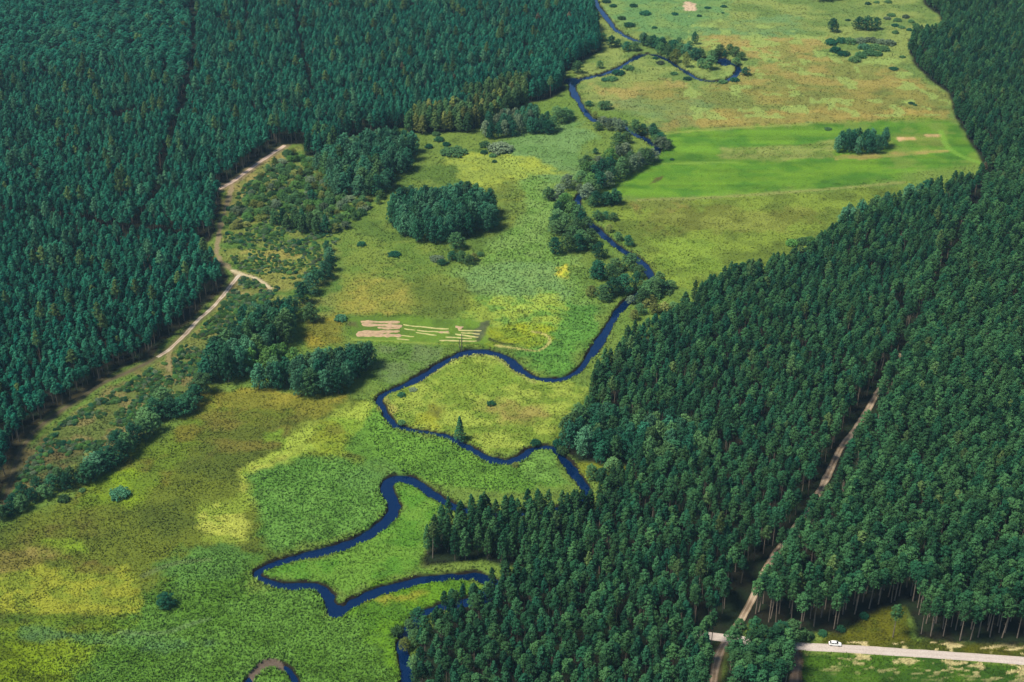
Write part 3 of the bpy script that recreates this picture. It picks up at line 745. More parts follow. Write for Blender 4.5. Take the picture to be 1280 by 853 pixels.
def sp_tree(row, label, group):
    if row[4] >= FK: return tree('fpine', row[0], row[1], 14.*row[3], 4.6*row[2], 'pine', label, group, int(row[4])-FK)
    vi = int(row[4]) % WK; kind, v = ('pine', vi) if vi < NV['pine'] else ('ypine', vi-NV['pine'])
    H0, W0 = SIZE[kind]
    return tree(kind, row[0], row[1], H0*row[3], W0*row[2], 'west' if row[4] >= WK else kind, label, group, v)
edge_idx = [i for i in order if edge_s[i]]
edge_idx.sort(key=lambda i: bx[i])
for k, i in enumerate(edge_idx):
    o = ordinal(k, len(edge_idx))
    lab = ('%s bare-trunked pine along the wood edge behind the clearing and road' % o) if (o and 'from' not in o) else ('bare-trunked pine, %s along the wood edge behind the clearing' % o if o else 'bare-trunked pine midway along the wood edge behind the clearing')
    sp_tree(ALLP[i], lab, 'pines along the wood edge by the road')
for i in order:
    if edge_s[i]: continue
    z = int(ALLP[i, 5])
    if z == 4: sp_tree(ALLP[i], 'thin single pine standing alone in the grass clearing north of the road', None)
    elif z == 3: sp_tree(ALLP[i], 'round-crowned pine in the clump between two tracks below the road, %s' % ('left side' if topx[i] < 935 else 'right side' if topx[i] > 968 else 'middle front' if topy[i] > 800 else 'middle back'), 'pines of the roadside clump')
    elif z == 2: sp_tree(ALLP[i], 'dark green pine inside the wood right of the rutted sand track', 'pines inside the right wood')
    elif z == 1:
        u, v = topx[i], topy[i]
        if u < 575: lab = 'pine on the foreground wood rim above the dark pond'; gp = 'rim pines above the pond'
        elif u > 850: lab = 'pine in the foreground wood close to the sand track'; gp = 'foreground pines beside the sand track'
        elif v > 800: lab = 'pine of the foreground wood at the lower picture edge'; gp = 'foreground pines at the lower picture edge'
        elif u < 715: lab = 'pine in the left half of the foreground wood'; gp = 'left foreground pines'
        else: lab = 'pine in the right half of the foreground wood'; gp = 'right foreground pines'
        how = ('tall' if ALLP[i,3] > .98 else 'shorter' if ALLP[i,3] < .86 else 'mid-height')+(' broad-crowned ' if ALLP[i,2] > 1.08 else ' slender ' if ALLP[i,2] < .92 else ' ')
        sp_tree(ALLP[i], how+lab, gp)
    else: sp_tree(ALLP[i], 'pine in the left plantation beside the sandy track', 'pines of the left plantation')
# the rest: one object
pc = bpy.data.collections.new('pine_kinds')
k = 0
for kind, lf_ in (('pine','pine'), ('ypine','ypine'), ('pine','west'), ('ypine','west'), ('fpine','pine'), ('pine','birch'), ('birch','birch'), ('ypine','dead'), ('pine','teal'), ('fpine','west')):
    for v in range(NV[kind] if lf_ not in ('dead', 'birch', 'teal') else 1):
        (V1, F1), (V2, F2) = GEO[kind][v]
        V, Fq = cat([(V1, F1), (V2, F2)])
        me = mesh_np('pine_kind', V, Fq, [LM[lf_], M_bark if kind == 'pine' else M_bark2], matidx=[0]*len(F1)+[1]*len(F2))
        pc.objects.link(bpy.data.objects.new('pine_kind_' + chr(97+k//20)+chr(97+k % 20), me)); k += 1
def scatter(name, P, coll, label):
    """P: rows x, y, width scale, height scale, kind index"""
    me = bpy.data.meshes.new(name); n = len(P)
    me.vertices.add(n)
    co = np.zeros((n, 3), np.float32); co[:, :2] = P[:, :2]; me.vertices.foreach_set('co', co.ravel())
    a = me.attributes.new('size', 'FLOAT_VECTOR', 'POINT'); a.data.foreach_set('vector', np.stack([P[:,2], P[:,2], P[:,3]], 1).astype(np.float32).ravel())
    a = me.attributes.new('turn', 'FLOAT_VECTOR', 'POINT'); tv = np.zeros((n, 3), np.float32); tv[:, 2] = rng.uniform(0, 6.28, n); tv[:, :2] = rng.normal(0, .02, (n, 2)); a.data.foreach_set('vector', tv.ravel())
    a = me.attributes.new('sort', 'INT', 'POINT'); a.data.foreach_set('value', P[:,4].astype(np.int32))
    o = link(name, me)
    ng = bpy.data.node_groups.new(name, 'GeometryNodeTree')
    ng.interface.new_socket('Geometry', in_out='INPUT', socket_type='NodeSocketGeometry')
    ng.interface.new_socket('Geometry', in_out='OUTPUT', socket_type='NodeSocketGeometry')
    N = ng.nodes; gi = N.new('NodeGroupInput'); go = N.new('NodeGroupOutput')
    ip = N.new('GeometryNodeInstanceOnPoints'); ci = N.new('GeometryNodeCollectionInfo')
    ci.inputs['Collection'].default_value = coll; ci.inputs['Separate Children'].default_value = True; ci.inputs['Reset Children'].default_value = True
    ip.inputs['Pick Instance'].default_value = True
    def na(nm, ty):
        q = N.new('GeometryNodeInputNamedAttribute'); q.data_type = ty; q.inputs['Name'].default_value = nm
        return next(s for s in q.outputs if s.enabled and s.name == 'Attribute')
    er = N.new('FunctionNodeEulerToRotation')
    L = ng.links
    L.new(gi.outputs[0], ip.inputs['Points']); L.new(ci.outputs[0], ip.inputs['Instance'])
    L.new(na('sort', 'INT'), ip.inputs['Instance Index']); L.new(na('turn', 'FLOAT_VECTOR'), er.inputs[0])
    L.new(er.outputs[0], ip.inputs['Rotation']); L.new(na('size', 'FLOAT_VECTOR'), ip.inputs['Scale'])
    L.new(ip.outputs[0], go.inputs[0])
    md = o.modifiers.new('trees', 'NODES'); md.node_group = ng
    tag(o, label, kind='stuff')
    return o
rest = ALLP[~ind].copy(); u = rng.random(len(rest)); nz = vn(rest[:,0], rest[:,1], 14, 99)
rest[u < .004+.02*(nz > .85), 4] = XK+1; rest[(u > .05) & (u < .0515), 4] = XK+2; rest[(u > .1) & (u < .118), 4] = XK; rest[(u > .2) & (u < .25) & (rest[:, 1] > 560) & (rest[:, 0] < 0), 4] = XK+3
rest[:, 3] = np.where(rest[:, 4] == XK+1, rest[:, 3]*.85, rest[:, 3])
scatter('pine_forest', rest, pc, 'dense dark pine plantations on both sides of the valley')['category'] = 'forest'
print('pines', len(ALLP), 'individual', ind.sum(), 'edge', len(edge_idx))
# ------------------------------------------------------------------ groves of broadleaved trees
def fill(P, sp, kinds, hr, wr, leafs, label, group, seed, hcen=.10):
    """trees standing about sp metres apart inside the outline P; taller towards the middle"""
    P = Gs(P); x, y = hexgrid(P, sp, .3, seed)
    sd = poly_sd(x, y, P); q = (sd > .3) & (riv_d(x, y) > .8); x, y, sd = x[q], y[q], sd[q]
    r = np.random.default_rng(seed); out = []
    for i in range(len(x)):
        c = 1-hcen+hcen*min(1, sd[i]/10)
        lf = leafs[int(r.integers(len(leafs)))]
        lab = label
        if len(x) > 9:                   # say in which part of the grove it stands
            u = (x[i]-x.min())/(x.max()-x.min()); v = (y[i]-y.min())/(y.max()-y.min())
            part = 'left end' if u < .22 else 'right end' if u > .78 else 'front left' if v < .4 and u < .5 else 'front right' if v < .4 else 'back' if v > .7 else 'middle'
            lab = label+', '+part
        out.append(tree(kinds[int(r.integers(len(kinds)))], x[i], y[i], r.uniform(*hr)*c, r.uniform(*wr), lf, lab, group))
    return out
nb = []
nb += fill([(394,214),(414,244),(449,249),(482,243),(499,222),(520,204),(516,188),(488,180),(455,186),(428,196),(408,206)], 5.6, ('alder','alder','broad'), (12,15.5), (6.4,9), ('teal','teal','dark','teal','mid'), 'blue-green tree in the grove where the wood runs down to the open meadow', 'grove below the left wood', 21)
nb += fill([(481,280),(496,296),(529,308),(556,306),(587,301),(613,294),(624,279),(614,262),(587,255),(546,256),(518,260),(495,266)], 5.2, ('alder','alder','broad'), (12.5,16), (6.2,8.6), ('teal','teal','dark'), 'blue-green tree in the rounded grove standing free in the upper meadow', 'rounded grove in the upper meadow', 22)
nb += fill([(306,484),(340,492),(369,498),(399,501),(427,497),(443,483),(463,468),(477,456),(462,449),(430,456),(400,462),(378,470),(345,476)], 5.0, ('alder','broad'), (11.5,14.5), (6.4,8.8), ('teal','teal','mid','dark'), 'silvery blue-green tree in the crescent grove left of the river bend', 'crescent grove left of the river bend', 23)
nb += fill([(314,474),(345,474),(375,467),(366,456),(338,452),(316,456),(306,466)], 5.6, ('broad',), (11.5,13.5), (7,8.5), ('bright','bright','mid'), 'bright green broad tree between the dark grove and the crescent grove', 'bright trees of the crescent grove', 24)
nb += fill([(250,470),(256,480),(280,485),(302,482),(314,464),(342,446),(372,427),(374,410),(358,400),(335,403),(305,410),(301,430),(277,446),(258,460)], 5.4, ('alder','broad','broad'), (12.5,16.5), (7.5,10.5), ('dark','dark','teal','mid'), 'tall dark tree in the grove between felled ground and tan meadow', 'dark grove beside the felled ground', 25)
nb += fill([(1044,193),(1060,196),(1090,195),(1112,191),(1110,183),(1075,180),(1050,184)], 5.2, ('alder','broad'), (10.5,13), (5.5,7.0), ('teal','dark','teal'), 'dark blue-green tree in the copse standing in the mown bright field', 'copse in the bright field', 26)
nb += fill([(603,169),(612,175),(640,171),(674,167),(690,158),(668,150),(640,152),(615,158)], 5.2, ('alder',), (10,12.5), (5,6.2), ('teal','teal','pale'), 'blue-green tree in the long copse below the birch fringe of the wood', 'copse below the birch fringe', 27)
nb += fill([(338,281),(366,293),(400,298),(414,297),(416,288),(395,282),(360,277)], 5.0, ('alder','birch'), (9,11), (4.4,5.6), ('dark','mid'), 'slim dark tree in the short row amid the young thicket', 'short row in the thicket', 28)
nb += fill([(382,195),(392,198),(412,196),(425,188),(420,178),(398,180)], 5.6, ('birch','alder'), (13,15), (5.5,6.5), ('birch','mid','dark'), 'tall grey-green tree at the wood corner by the end of the pale track', 'trees at the wood corner', 29)
nb += fill([(1022,4),(1064,0),(1066,-8),(1024,-6)], 6, ('broad',), (8,10), (6,8), ('dark','teal'), 'dark tree in the copse cut by the upper edge of the picture', 'copse at the upper edge', 30)
nb += fill(P_NOSE, 5.3, ('alder','broad','broad'), (10.5,13.5), (6.0,8.4), ('dark','mid','dark','teal','mid'), 'rounded leafy tree in the wood nose bulging towards the middle river bend', 'leafy nose of the main wood', 33)
# birch fringe of the upper left wood
fill([(507,166),(526,169),(590,167),(603,156),(650,138),(664,131),(655,124),(640,124),(604,138),(560,148),(520,150)], 4.6, ('birch',), (12.5,15), (5.2,6.6), ('birch','birch','yellow','mid'), 'pale yellow-green birch in the fringe of the upper left wood', 'birch fringe of the upper left wood', 31)
fill([(575,130),(640,112),(662,112),(666,124),(650,124),(590,138)], 5.0, ('birch',), (13,15), (5.2,6.4), ('birch','birch','mid'), 'pale birch rising behind the front birches of the upper left wood', 'birches behind the birch fringe', 32)

# ------------------------------------------------------------------ rows, hedges and single trees, each placed on its own spot
def row(rows, phrase, group):
    """rows: pixel x, pixel y of the foot, height m, width m, kind, leaf ; labelled left to right"""
    rows = sorted(rows, key=lambda q: q[0]); n = len(rows)
    for i, (px, py, h, wd, kd, lf) in enumerate(rows):
        x, y = G(px, py)
        what = {'dark':'dark green','teal':'blue-green','mid':'green','bright':'bright green','pale':'pale grey-green','yellow':'yellow-green','birch':'light green'}[lf]
        nn = 'low bush' if kd == 'shrub' else ('tree' if kd != 'spruce' else 'conifer')
        tree(kd, x, y, h, wd, lf, '%s %s, %s %s' % (what, nn, ordinal(i, n) or 'one', phrase), group)
d, t_, m_, br, pl, ye = 'dark', 'teal', 'mid', 'bright', 'pale', 'yellow'
row([(388,402,9,9,'broad',m_),(366,396,10,9,'broad',d),(378,380,11,8,'alder',d),(388,368,10,9,'broad',t_),(397,357,9,8,'broad',d),(406,349,9,8,'broad',t_),(414,339,8,7,'broad',d),(412,326,7,6,'broad',t_),(409,315,6,5,'broad',d)], 'in the tree line climbing from the dark grove', 'tree line above the dark grove')
hedge = [(252,492),(244,503),(236,513),(226,518),(214,522),(206,512),(196,524),(190,540),(180,548),(184,530),(168,556),(160,568),(152,576),(148,562),(138,582),(128,588),(120,592),(112,600)]
rr = np.random.default_rng(5)
row([(a, b, rr.uniform(7,10), rr.uniform(8,11), 'broad', (d,d,m_,d,t_,m_)[int(rr.integers(6))]) for a, b in hedge], 'in the dark hedge below the felled ground', 'dark hedge below the felled ground')
hedge2 = [(104,602,m_),(96,596,ye),(90,604,m_),(84,612,d),(74,606,m_),(66,614,d),(56,622,m_),(48,616,d),(40,628,d),(30,624,d),(28,638,m_),(18,634,d),(12,645,d),(2,650,m_),(-6,642,d),(116,586,ye),(122,574,m_)]
row([(a, b, rr.uniform(4.5,7.5), rr.uniform(5,7), 'broad', c) for a, b, c in hedge2], 'in the lower left end of the hedge', 'lower left end of the hedge')
# river, upper loop
up = [(600,270,8,7,d),(650,285,9,7,d),(700,290,8,7,t_),(690,320,8,7,m_),(735,345,9,7,m_),(780,370,9,8,ye),(840,400,10,7,ye),(890,262,8.5,6,d),(800,265,5,6,m_),(860,292,5.5,7,m_),(925,345,7,8,m_),(980,412,9,10,m_),(930,400,6,7,m_),(1010,372,5,6,m_),(1070,335,4,4,d),(1140,385,5,7,m_),(1190,445,5,7,d),(750,300,7,7,d)]
row([(p[0], p[1], p[2], p[3], 'broad', p[4]) for p in ZM(680,0,.2109,up)], 'in the clump inside the top river loop', 'trees inside the top river loop')
sh = [(400,475,2.6,8,m_),(440,440,3,9,d),(500,410,2.6,8,m_),(360,478,2,5,t_),(690,380,2.5,5.5,pl),(770,442,1.8,5,m_),(850,472,2,6,d),(1130,482,2.8,6,d),(1060,492,2.2,6,m_),(660,350,1.6,4,d)]
row([(p[0], p[1], p[2], p[3], 'shrub', p[4]) for p in ZM(680,0,.2109,sh)], 'on the banks of the top river loop', 'bushes on the top river loop')
row([(p[0], p[1], p[2], p[3], 'broad', p[4]) for p in ZM(680,0,.2109,[(200,435,8,8,m_),(240,170,6,6,d),(400,280,8,8,d),(440,275,5,6,m_),(490,300,6,8,d),(540,300,6,8,m_),(330,405,5,6,m_),(300,290,5,6,d),(350,240,5,6,m_)])], 'between the wood corner and the straight upper river', 'trees by the straight upper river')
row([(p[0], p[1], p[2], p[3], 'shrub', p[4]) for p in ZM(680,0,.2109,[(600,85,2.6,9,d),(530,40,2.4,6,d),(410,40,2,6,d),(370,15,2.4,7,d),(460,115,2.6,6,m_),(505,155,2.8,9,d),(655,168,1.6,4,d),(775,88,1.8,5,d),(920,98,1.5,4,d),(970,50,1.3,5,d),(1065,42,1.5,5,d),(1060,80,1,2.5,d)])], 'scattered over the far meadow beside the upper river', 'bushes of the far meadow')
# river, middle thicket
mid = [(390,175,4.5,4.5,ye),(440,100,5,7,m_),(480,98,5,7,m_),(340,75,3,6,d),(410,260,5,6,m_),(495,262,7,6,pl),(570,270,7.5,8,pl),(570,412,10,12,m_),(690,292,9,9,m_),(750,290,6,7,d),(832,300,7,6.5,d),(900,405,7,10,pl),(950,395,5,6,m_),(850,360,5,6,m_),(630,360,7,7,m_)]
row([(p[0], p[1], p[2], p[3], 'broad', p[4]) for p in ZM(680,120,.1641,mid)], 'around the blue pools beside the bright field', 'trees around the pools by the bright field')
mid2 = [(740,518,9,8,m_),(660,540,9,8,m_),(590,585,9,8,m_),(510,582,9,8,d),(440,600,9,8,t_),(320,560,8,9,m_),(380,620,7,8,d),(350,705,9,8,br),(420,665,6,6,d),(180,705,8,9,pl),(120,785,8,9,pl),(40,790,7,8,m_),(270,725,4,5,pl),(395,835,8,8,d),(470,832,7,7,d),(535,825,8.5,8,d),(390,442,3.5,4,d)]
row([(p[0], p[1], p[2], p[3], 'broad', p[4]) for p in ZM(680,120,.1641,mid2)], 'in the river thicket at the left end of the bright field', 'river thicket at the end of the bright field')
low = [(350,62,4,6,pl),(300,60,4,6,pl),(720,95,7,8,d),(790,85,6,7,d),(610,110,6,6,m_),(650,212,5,7,m_),(715,205,4,5,d),(770,215,4,6,m_),(340,285,8,8,d),(400,305,10,8,m_),(330,475,9,8,d),(430,455,10,9,m_),(510,450,9,8,d),(600,395,8,8,m_),(490,330,9,8,m_),(660,500,8,8,d),(740,303,4,5,ye),(810,370,4.5,5,m_),(890,412,5.5,6,d)]
row([(p[0], p[1], p[2], p[3], 'broad', p[4]) for p in ZM(640,240,.1641,low)], 'in the thicket left of the short blue reach', 'thicket left of the short blue reach')
low2 = [(680,640,5,7,pl),(605,790,5,6,ye),(700,822,7,9,m_),(765,790,9,9,d),(850,765,9,10,d),(790,610,7,9,m_),(900,590,8,10,m_),(945,740,9,6,d),(1030,790,7.5,8,m_),(1085,790,8,8,m_),(1130,762,6,8,d),(1200,735,4,7,m_),(970,650,6,7,m_),(905,850,4,5,pl),(985,852,5,6,pl),(1060,850,4,6,ye)]
row([(p[0], p[1], p[2], p[3], 'broad', p[4]) for p in ZM(640,240,.1641,low2)], 'in the thicket where the river bends into the main wood', 'thicket at the main wood')
x, y = G(*ZM(640,240,.1641,[(622,655)])[0]); tree('spruce', x, y, 8, 4.2, 'dark', 'dark pointed conifer at the left side of the lower river thicket')
# left willow group by the upper river
row([(p[0], p[1], p[2], p[3], 'broad', p[4]) for p in ZM(680,120,.1641,[(40,285,8,8,d),(75,265,9,8,m_),(130,205,8,9,m_),(165,190,8,9,m_),(10,285,8,8,d),(200,170,5,7,m_),(100,150,6,8,m_)])], 'in the willow clump left of the straight blue reach', 'willow clump by the upper reach')
def bank(pts, off, phrase, group, hr, wr, leafs, seed, step=6.0):
    P = smooth(Gs(pts)); Ls = np.r_[0, np.cumsum(np.hypot(*np.diff(P, axis=0).T))]; r = np.random.default_rng(seed); out = []
    for s in np.arange(2, Ls[-1], step):
        a = np.interp(s, Ls, P[:,0])+r.uniform(-1, 1)+off[0]; b_ = np.interp(s, Ls, P[:,1])+r.uniform(-1, 1)+off[1]
        out.append((a, b_))
    out.sort(); n = len(out)
    for i, (a, b_) in enumerate(out):
        lf = leafs[int(r.integers(len(leafs)))]
        what = {'dark':'dark green','mid':'green','pale':'pale grey-green','bright':'bright green','teal':'blue-green'}[lf]
        tree('broad', a, b_, r.uniform(*hr), r.uniform(*wr), lf, '%s tree, %s %s' % (what, ordinal(i, n), phrase), group)
bank([(813,196),(790,207),(765,220),(742,234),(728,243)], (2, -5.5), 'on the near bank of the hidden reach beside the bright field', 'near bank beside the bright field', (7.5,10), (7,9.5), ('dark','mid','mid','pale'), 71)
bank([(716,258),(722,268),(734,280),(745,290)], (-2.5, -5), 'on the near bank below the silvery thicket', 'near bank below the silvery thicket', (7.5,10), (7,9), ('mid','dark','bright'), 72)
bank([(818,350),(802,366),(788,376)], (2, -5.5), 'on the near bank where the river enters the wood corner', 'near bank at the wood corner', (6.5,8.5), (7,9), ('dark','mid','mid'), 73)
bank([(794,52),(815,57),(842,63),(866,72)], (2, -6.5), 'on the near bank of the far top reach', 'near bank of the far top reach', (7,9), (7.5,9.5), ('mid','dark','teal'), 74)
bank([(750,154),(764,152),(778,156)], (0, -5), 'beside the dark reach above the pools', 'dark reach above the pools', (4.5,6), (6,7.5), ('mid','pale'), 75)
bank([(884,78),(904,68),(926,78)], (2, 5), 'on the outer bank of the far river loop', 'outer bank of the far loop', (5,7), (6.5,8), ('mid','dark'), 76)
bank([(803,170),(815,176),(826,184)], (3, 4), 'on the outer bank of the pool beside the bright field', 'outer bank of the pool', (5,7), (6.5,8.5), ('pale','mid','dark'), 77)
bank([(790,200),(765,211),(742,224),(724,236)], (-2, 5.5), 'on the far bank of the hidden reach beside the bright field', 'far bank beside the bright field', (6,9), (7,9.5), ('mid','pale','mid','bright'), 78)
bank([(705,258),(700,270),(696,284),(694,298)], (0, 0), 'at the left side of the dense river thicket', 'left side of the dense thicket', (7,10), (7,9.5), ('mid','bright','dark'), 79)
bank([(712,290),(722,302),(734,316)], (0, 0), 'in front of the dense river thicket', 'front of the dense thicket', (6,9), (7,9), ('mid','dark','mid'), 80)
bank([(744,346),(760,352),(778,352)], (0, 0), 'in the round clump above the dark river mouth', 'round clump above the river mouth', (8,10.5), (8,10), ('dark','mid','bright'), 81)
nb += fill([(1046,292),(1062,292),(1078,286),(1100,278),(1124,266),(1108,262),(1075,274),(1052,282)], 5.6, ('alder','broad'), (10,13), (6.2,8.5), ('teal','dark','teal','mid'), 'rounded tree bulging from the right forest below the bright field', 'rounded trees below the bright field', 34)
nb += fill([(1122,262),(1140,256),(1168,246),(1160,241),(1130,250)], 6.0, ('alder','broad'), (9,12), (6.2,8), ('teal','dark','mid'), 'rounded tree on the corner where field meets the right forest', 'rounded trees at the field corner', 35)
# free-standing
x, y = G(575, 550); tree('spruce', x, y, 10.5, 5.2, 'dark', 'lone dark cone-shaped spruce on the river bank in the meander meadow')
x, y = G(571, 311); tree('broad', x, y, 8.5, 10, 'mid', 'round green tree touching the front of the rounded grove')
row([(566,325,4.5,6,'broad',d),(577,327,5.5,6,'broad',m_),(586,331,5,6,'broad',m_),(592,326,4,5,'broad',ye),(553,330,2.2,6,'broad',d),(600,320,2,4,'broad',m_)], 'in the small cluster below the rounded grove', 'small cluster below the rounded grove')
SH = [(208,758,5.0,7.2,'dark','rounded dark bush alone in the lower left reed meadow','broad'),
 (150,620,3.2,8.0,'teal','smooth grey-green dome bush in the lower left meadow near the hedge','shrub'),
 (80,626,2.6,4.5,'mid','light green bush in front of the lower hedge','shrub'),(103,614,1.2,2.8,'mid','tiny pale bush in front of the lower hedge','shrub'),
 (426,400,2.6,6.0,'teal','grey-green bush at the left end of the mown strip','shrub'),
 (452,307,2.2,5.0,'dark','dark round bush in the meadow left of the rounded grove','shrub'),
 (493,319,1.8,7.0,'dark','low spreading bush below the rounded grove','shrub'),(455,262,2.8,6.5,'pale','pale round bush between the two upper groves','shrub'),
 (502,495,1.6,3.6,'dark','small dark bush on the left bank inside the meander','shrub'),(516,488,1.0,3.5,'pale','low pale bush on the left bank inside the meander','shrub'),
 (614,506,1.6,3.8,'dark','dark bush in the middle of the meander meadow','shrub'),(669,555,2.0,4.2,'dark','dark bush above the small river hook','shrub'),
 (644,583,1.8,3.0,'yellow','yellow-green bush on the near bank right of the lone spruce','shrub'),
 (502,529,1.2,3.5,'mid','low green bush by the lower left bank of the meander','shrub'),
 (567,192,3.2,15,'mid','long low dome of willow scrub below the birch fringe','shrub'),(536,185,2.6,5,'dark','round dark bush below the birch fringe','shrub'),
 (549,176,2.6,6,'dark','dark bush close under the birch fringe','shrub'),(558,182,2.4,5,'dark','dark bush behind the long willow dome','shrub'),(545,169,2.4,5,'mid','green bush touching the birch fringe','shrub'),
 (625,188,4.6,15,'pale','wide pale willow dome below the long copse','shrub'),(605,192,2.2,4.5,'dark','small dark bush left of the wide willow dome','shrub'),(616,196,2,4.5,'mid','small green bush in front of the wide willow dome','shrub'),(618,203,1.4,3,'dark','tiny dark bush above the yellow patch','shrub'),
 (606,183,3.4,7,'mid','green bush at the left side of the wide willow dome','shrub'),
 (1139,130,1.3,4.0,'dark','dark bush beside the right forest above the bright field','shrub'),(1144,132,1,2.6,'dark','smaller bush beside the dark bush above the bright field','shrub'),
 (1117,87,1.8,6.0,'dark','dark bush below the far willow scrub','shrub'),(1128,72,1.4,4.5,'mid','green bush between the far willow scrub and the forest','shrub'),(1060,26,1.2,4,'dark','tiny dark bush between the two far dark trees','shrub'),
 (840,200,.8,3,'dark','low dark tuft bush at the left of the bright field','shrub'),(1035,162,1.2,5,'mid','low bush on the upper edge of the bright field','shrub'),
 (372,356,1.6,4,'mid','small bush on the felled ground near the side track','shrub'),(362,342,1.4,3.5,'bright','bright small bush above the side track','shrub'),
 (330,292,2.2,5,'mid','bush at the lower edge of the young thicket','shrub'),(287,263,2.6,4,'dark','small dark bush beside the upper forest path','shrub'),(310,277,2.2,5,'mid','bush at the left edge of the young thicket','shrub'),
 (390,252,6.5,6,'dark','dark broad bush standing above the short row in the thicket','broad'),
 (546,325,2.2,7,'pale','pale scrub below left of the rounded grove','shrub'),(880,803,.9,2,'mid','little bush under the trees by the sand track','shrub')]
for px_, py_, h, wd, lf, lab, kd in SH:
    x, y = G(px_, py_); tree(kd, x, y, h, wd, lf, lab)
x, y = G(1041, 40); tree('broad', x, y, 9.5, 9, 'dark', 'dark egg-shaped tree left of the far willow scrub')
row([(1072,37,9,9,'broad',d),(1083,38,10,10,'broad',d),(1095,37,8.5,8,'broad',d)], 'in the dark trio behind the far willow scrub', 'dark trio in the far meadow')
ws = []
for a, b in [(1040,55),(1052,52),(1064,54),(1076,52),(1090,52),(1102,54),(1044,66),(1056,70),(1066,76),(1074,72),(1086,68),(1098,70),(1106,64),(1112,56),(1092,60),(1078,62)]:
    ws.append((a+rr.uniform(-2,2), b+rr.uniform(-1,1), rr.uniform(3,4.5), rr.uniform(7,10), 'shrub', (m_,t_,d,m_,pl)[int(rr.integers(5))]))
row(ws, 'in the far willow scrub', 'far willow scrub')
ws = [(a+rr.uniform(-2,2), b+rr.uniform(-1,1), rr.uniform(1.6,2.6), rr.uniform(4.5,7), 'shrub', (m_,m_,pl,d)[int(rr.integers(4))]) for a, b in [(1108,24),(1116,20),(1124,26),(1132,22),(1140,28),(1118,32),(1128,36),(1138,38),(1146,32),(1120,42),(1084,6),(1094,4),(1112,4)]]
row(ws, 'in the low scrub between far willows and forest', 'low scrub by the far forest')
# bushes at the edges of the main wood
row([(820,372,4,6,'shrub',m_),(832,366,3,7,'shrub',m_),(808,384,4,5,'broad',ye),(818,392,5,6,'broad',ye),(830,390,5,6,'broad',ye),(842,388,4,6,'broad',m_),(800,392,5,6,'broad',m_),(792,400,5,5,'broad',ye)], 'at the upper corner of the main wood', 'trees at the upper wood corner')
row([(738,512,7,6,'broad',br),(750,508,6,6,'broad',br),(703,566,3,5,'shrub',m_),(698,557,3,5,'shrub',d)], 'at the notch of the main wood beside the meander', 'trees at the notch of the main wood')
row([(990,306,3,7,'shrub',br),(1002,304,3,7,'shrub',m_),(1012,302,2.6,6,'shrub',br),(1026,300,2.6,6,'shrub',m_),(1038,297,2.4,6,'shrub',m_)], 'in the low fringe where meadow meets the right forest', 'low fringe by the right forest')
row([(497,792,3,4.5,'shrub',m_),(506,812,4.5,4.5,'broad',ye),(518,806,6,5,'broad',m_),(514,790,5,5,'broad',m_),(522,775,5,5,'broad',d),(519,836,5,5,'broad',m_)], 'hanging over the dark pond beside the foreground wood', 'trees over the dark pond')
row([(963,826,9,8,'broad',m_),(990,800,8,8,'broad',m_),(976,806,9,8,'broad',d),(1003,800,4.5,5,'broad',m_),(1012,796,2,3,'shrub',m_),(1028,794,2.2,3,'shrub',d),(1051,788,2,3,'shrub',d),(1080,772,2,3.4,'shrub',d)], 'by the start of the pale road below the right wood', 'green trees at the start of the road')
fill([(728,602),(740,612),(780,602),(784,592),(750,590)], 5, ('broad','alder'), (6,8), (5,6.5), ('dark','mid'), 'dark tree below the grass recess beside the river', 'trees below the grass recess', 41)

# young thicket left of the groves
thick = []
P = Gs([(330,215),(365,190),(400,205),(412,225),(440,250),(478,245),(475,258),(440,285),(420,292),(350,262),(330,275),(292,292),(282,280),(310,250)])
x, y = hexgrid(P, 5.3, .42, 51)
q = poly_sd(x, y, P) > 0; x, y = x[q], y[q]
for i in range(len(x)):
    lf = ('bright','mid','mid','pale','bright','yellow')[int(rr.integers(6))]
    u = (x[i]-x.min())/(x.max()-x.min()); v = (y[i]-y.min())/(y.max()-y.min()); hh = rr.uniform(2.5, 5)
    part = ('left' if u < .33 else 'middle' if u < .66 else 'right')+(' front' if v < .33 else ' centre' if v < .66 else ' back')
    cn = {'bright':'bright green','mid':'green','pale':'pale grey-green','yellow':'yellow-green'}[lf]
    tree('broad' if rr.random() < .6 else 'shrub', x[i], y[i], hh, rr.uniform(3.6,6.5), lf, '%s %s bush in the young thicket by the pale track, %s' % ('taller' if hh > 3.8 else 'low', cn, part), 'young thicket by the pale track')

# ------------------------------------------------------------------ scrub on the felled ground (uncountable)
sc = bpy.data.collections.new('scrub_kinds')
for k, (v, lf) in enumerate([(0,'mid'),(1,'mid'),(2,'bright'),(3,'pale'),(0,'dark'),(1,'bright')]):
    sc.objects.link(bpy.data.objects.new('scrub_kind_%s' % chr(97+k), crown_mesh('shrub', v, lf)))
A1 = Gs([(298,345),(350,360),(330,395),(262,440),(250,490),(172,540),(60,606),(12,625),(24,590),(76,528),(205,452),(270,394)])
A2 = Gs([(285,250),(345,200),(430,240),(420,310),(415,350),(350,350),(300,338),(278,310),(275,275)])
x, y = hexgrid(A1, 1.55, .48, 61); k1 = (poly_sd(x, y, A1) > 0) & (line_d(x, y, T1) > 2.2) & (vn(x, y, 5, 63) > .34) & (line_d(x, y, T1b) > 1.5) & (line_d(x, y, T1c) > 1.3)
xa, ya = x[k1], y[k1]
x, y = hexgrid(A2, 1.9, .48, 62); k1 = (poly_sd(x, y, A2) > 0) & (line_d(x, y, T2) > 4) & (line_d(x, y, T2b) > 3) & (vn(x, y, 6, 64) > .30)
xa = np.r_[xa, x[k1]]; ya = np.r_[ya, y[k1]]; n = len(xa)
s = rng.uniform(.18, .5, n)
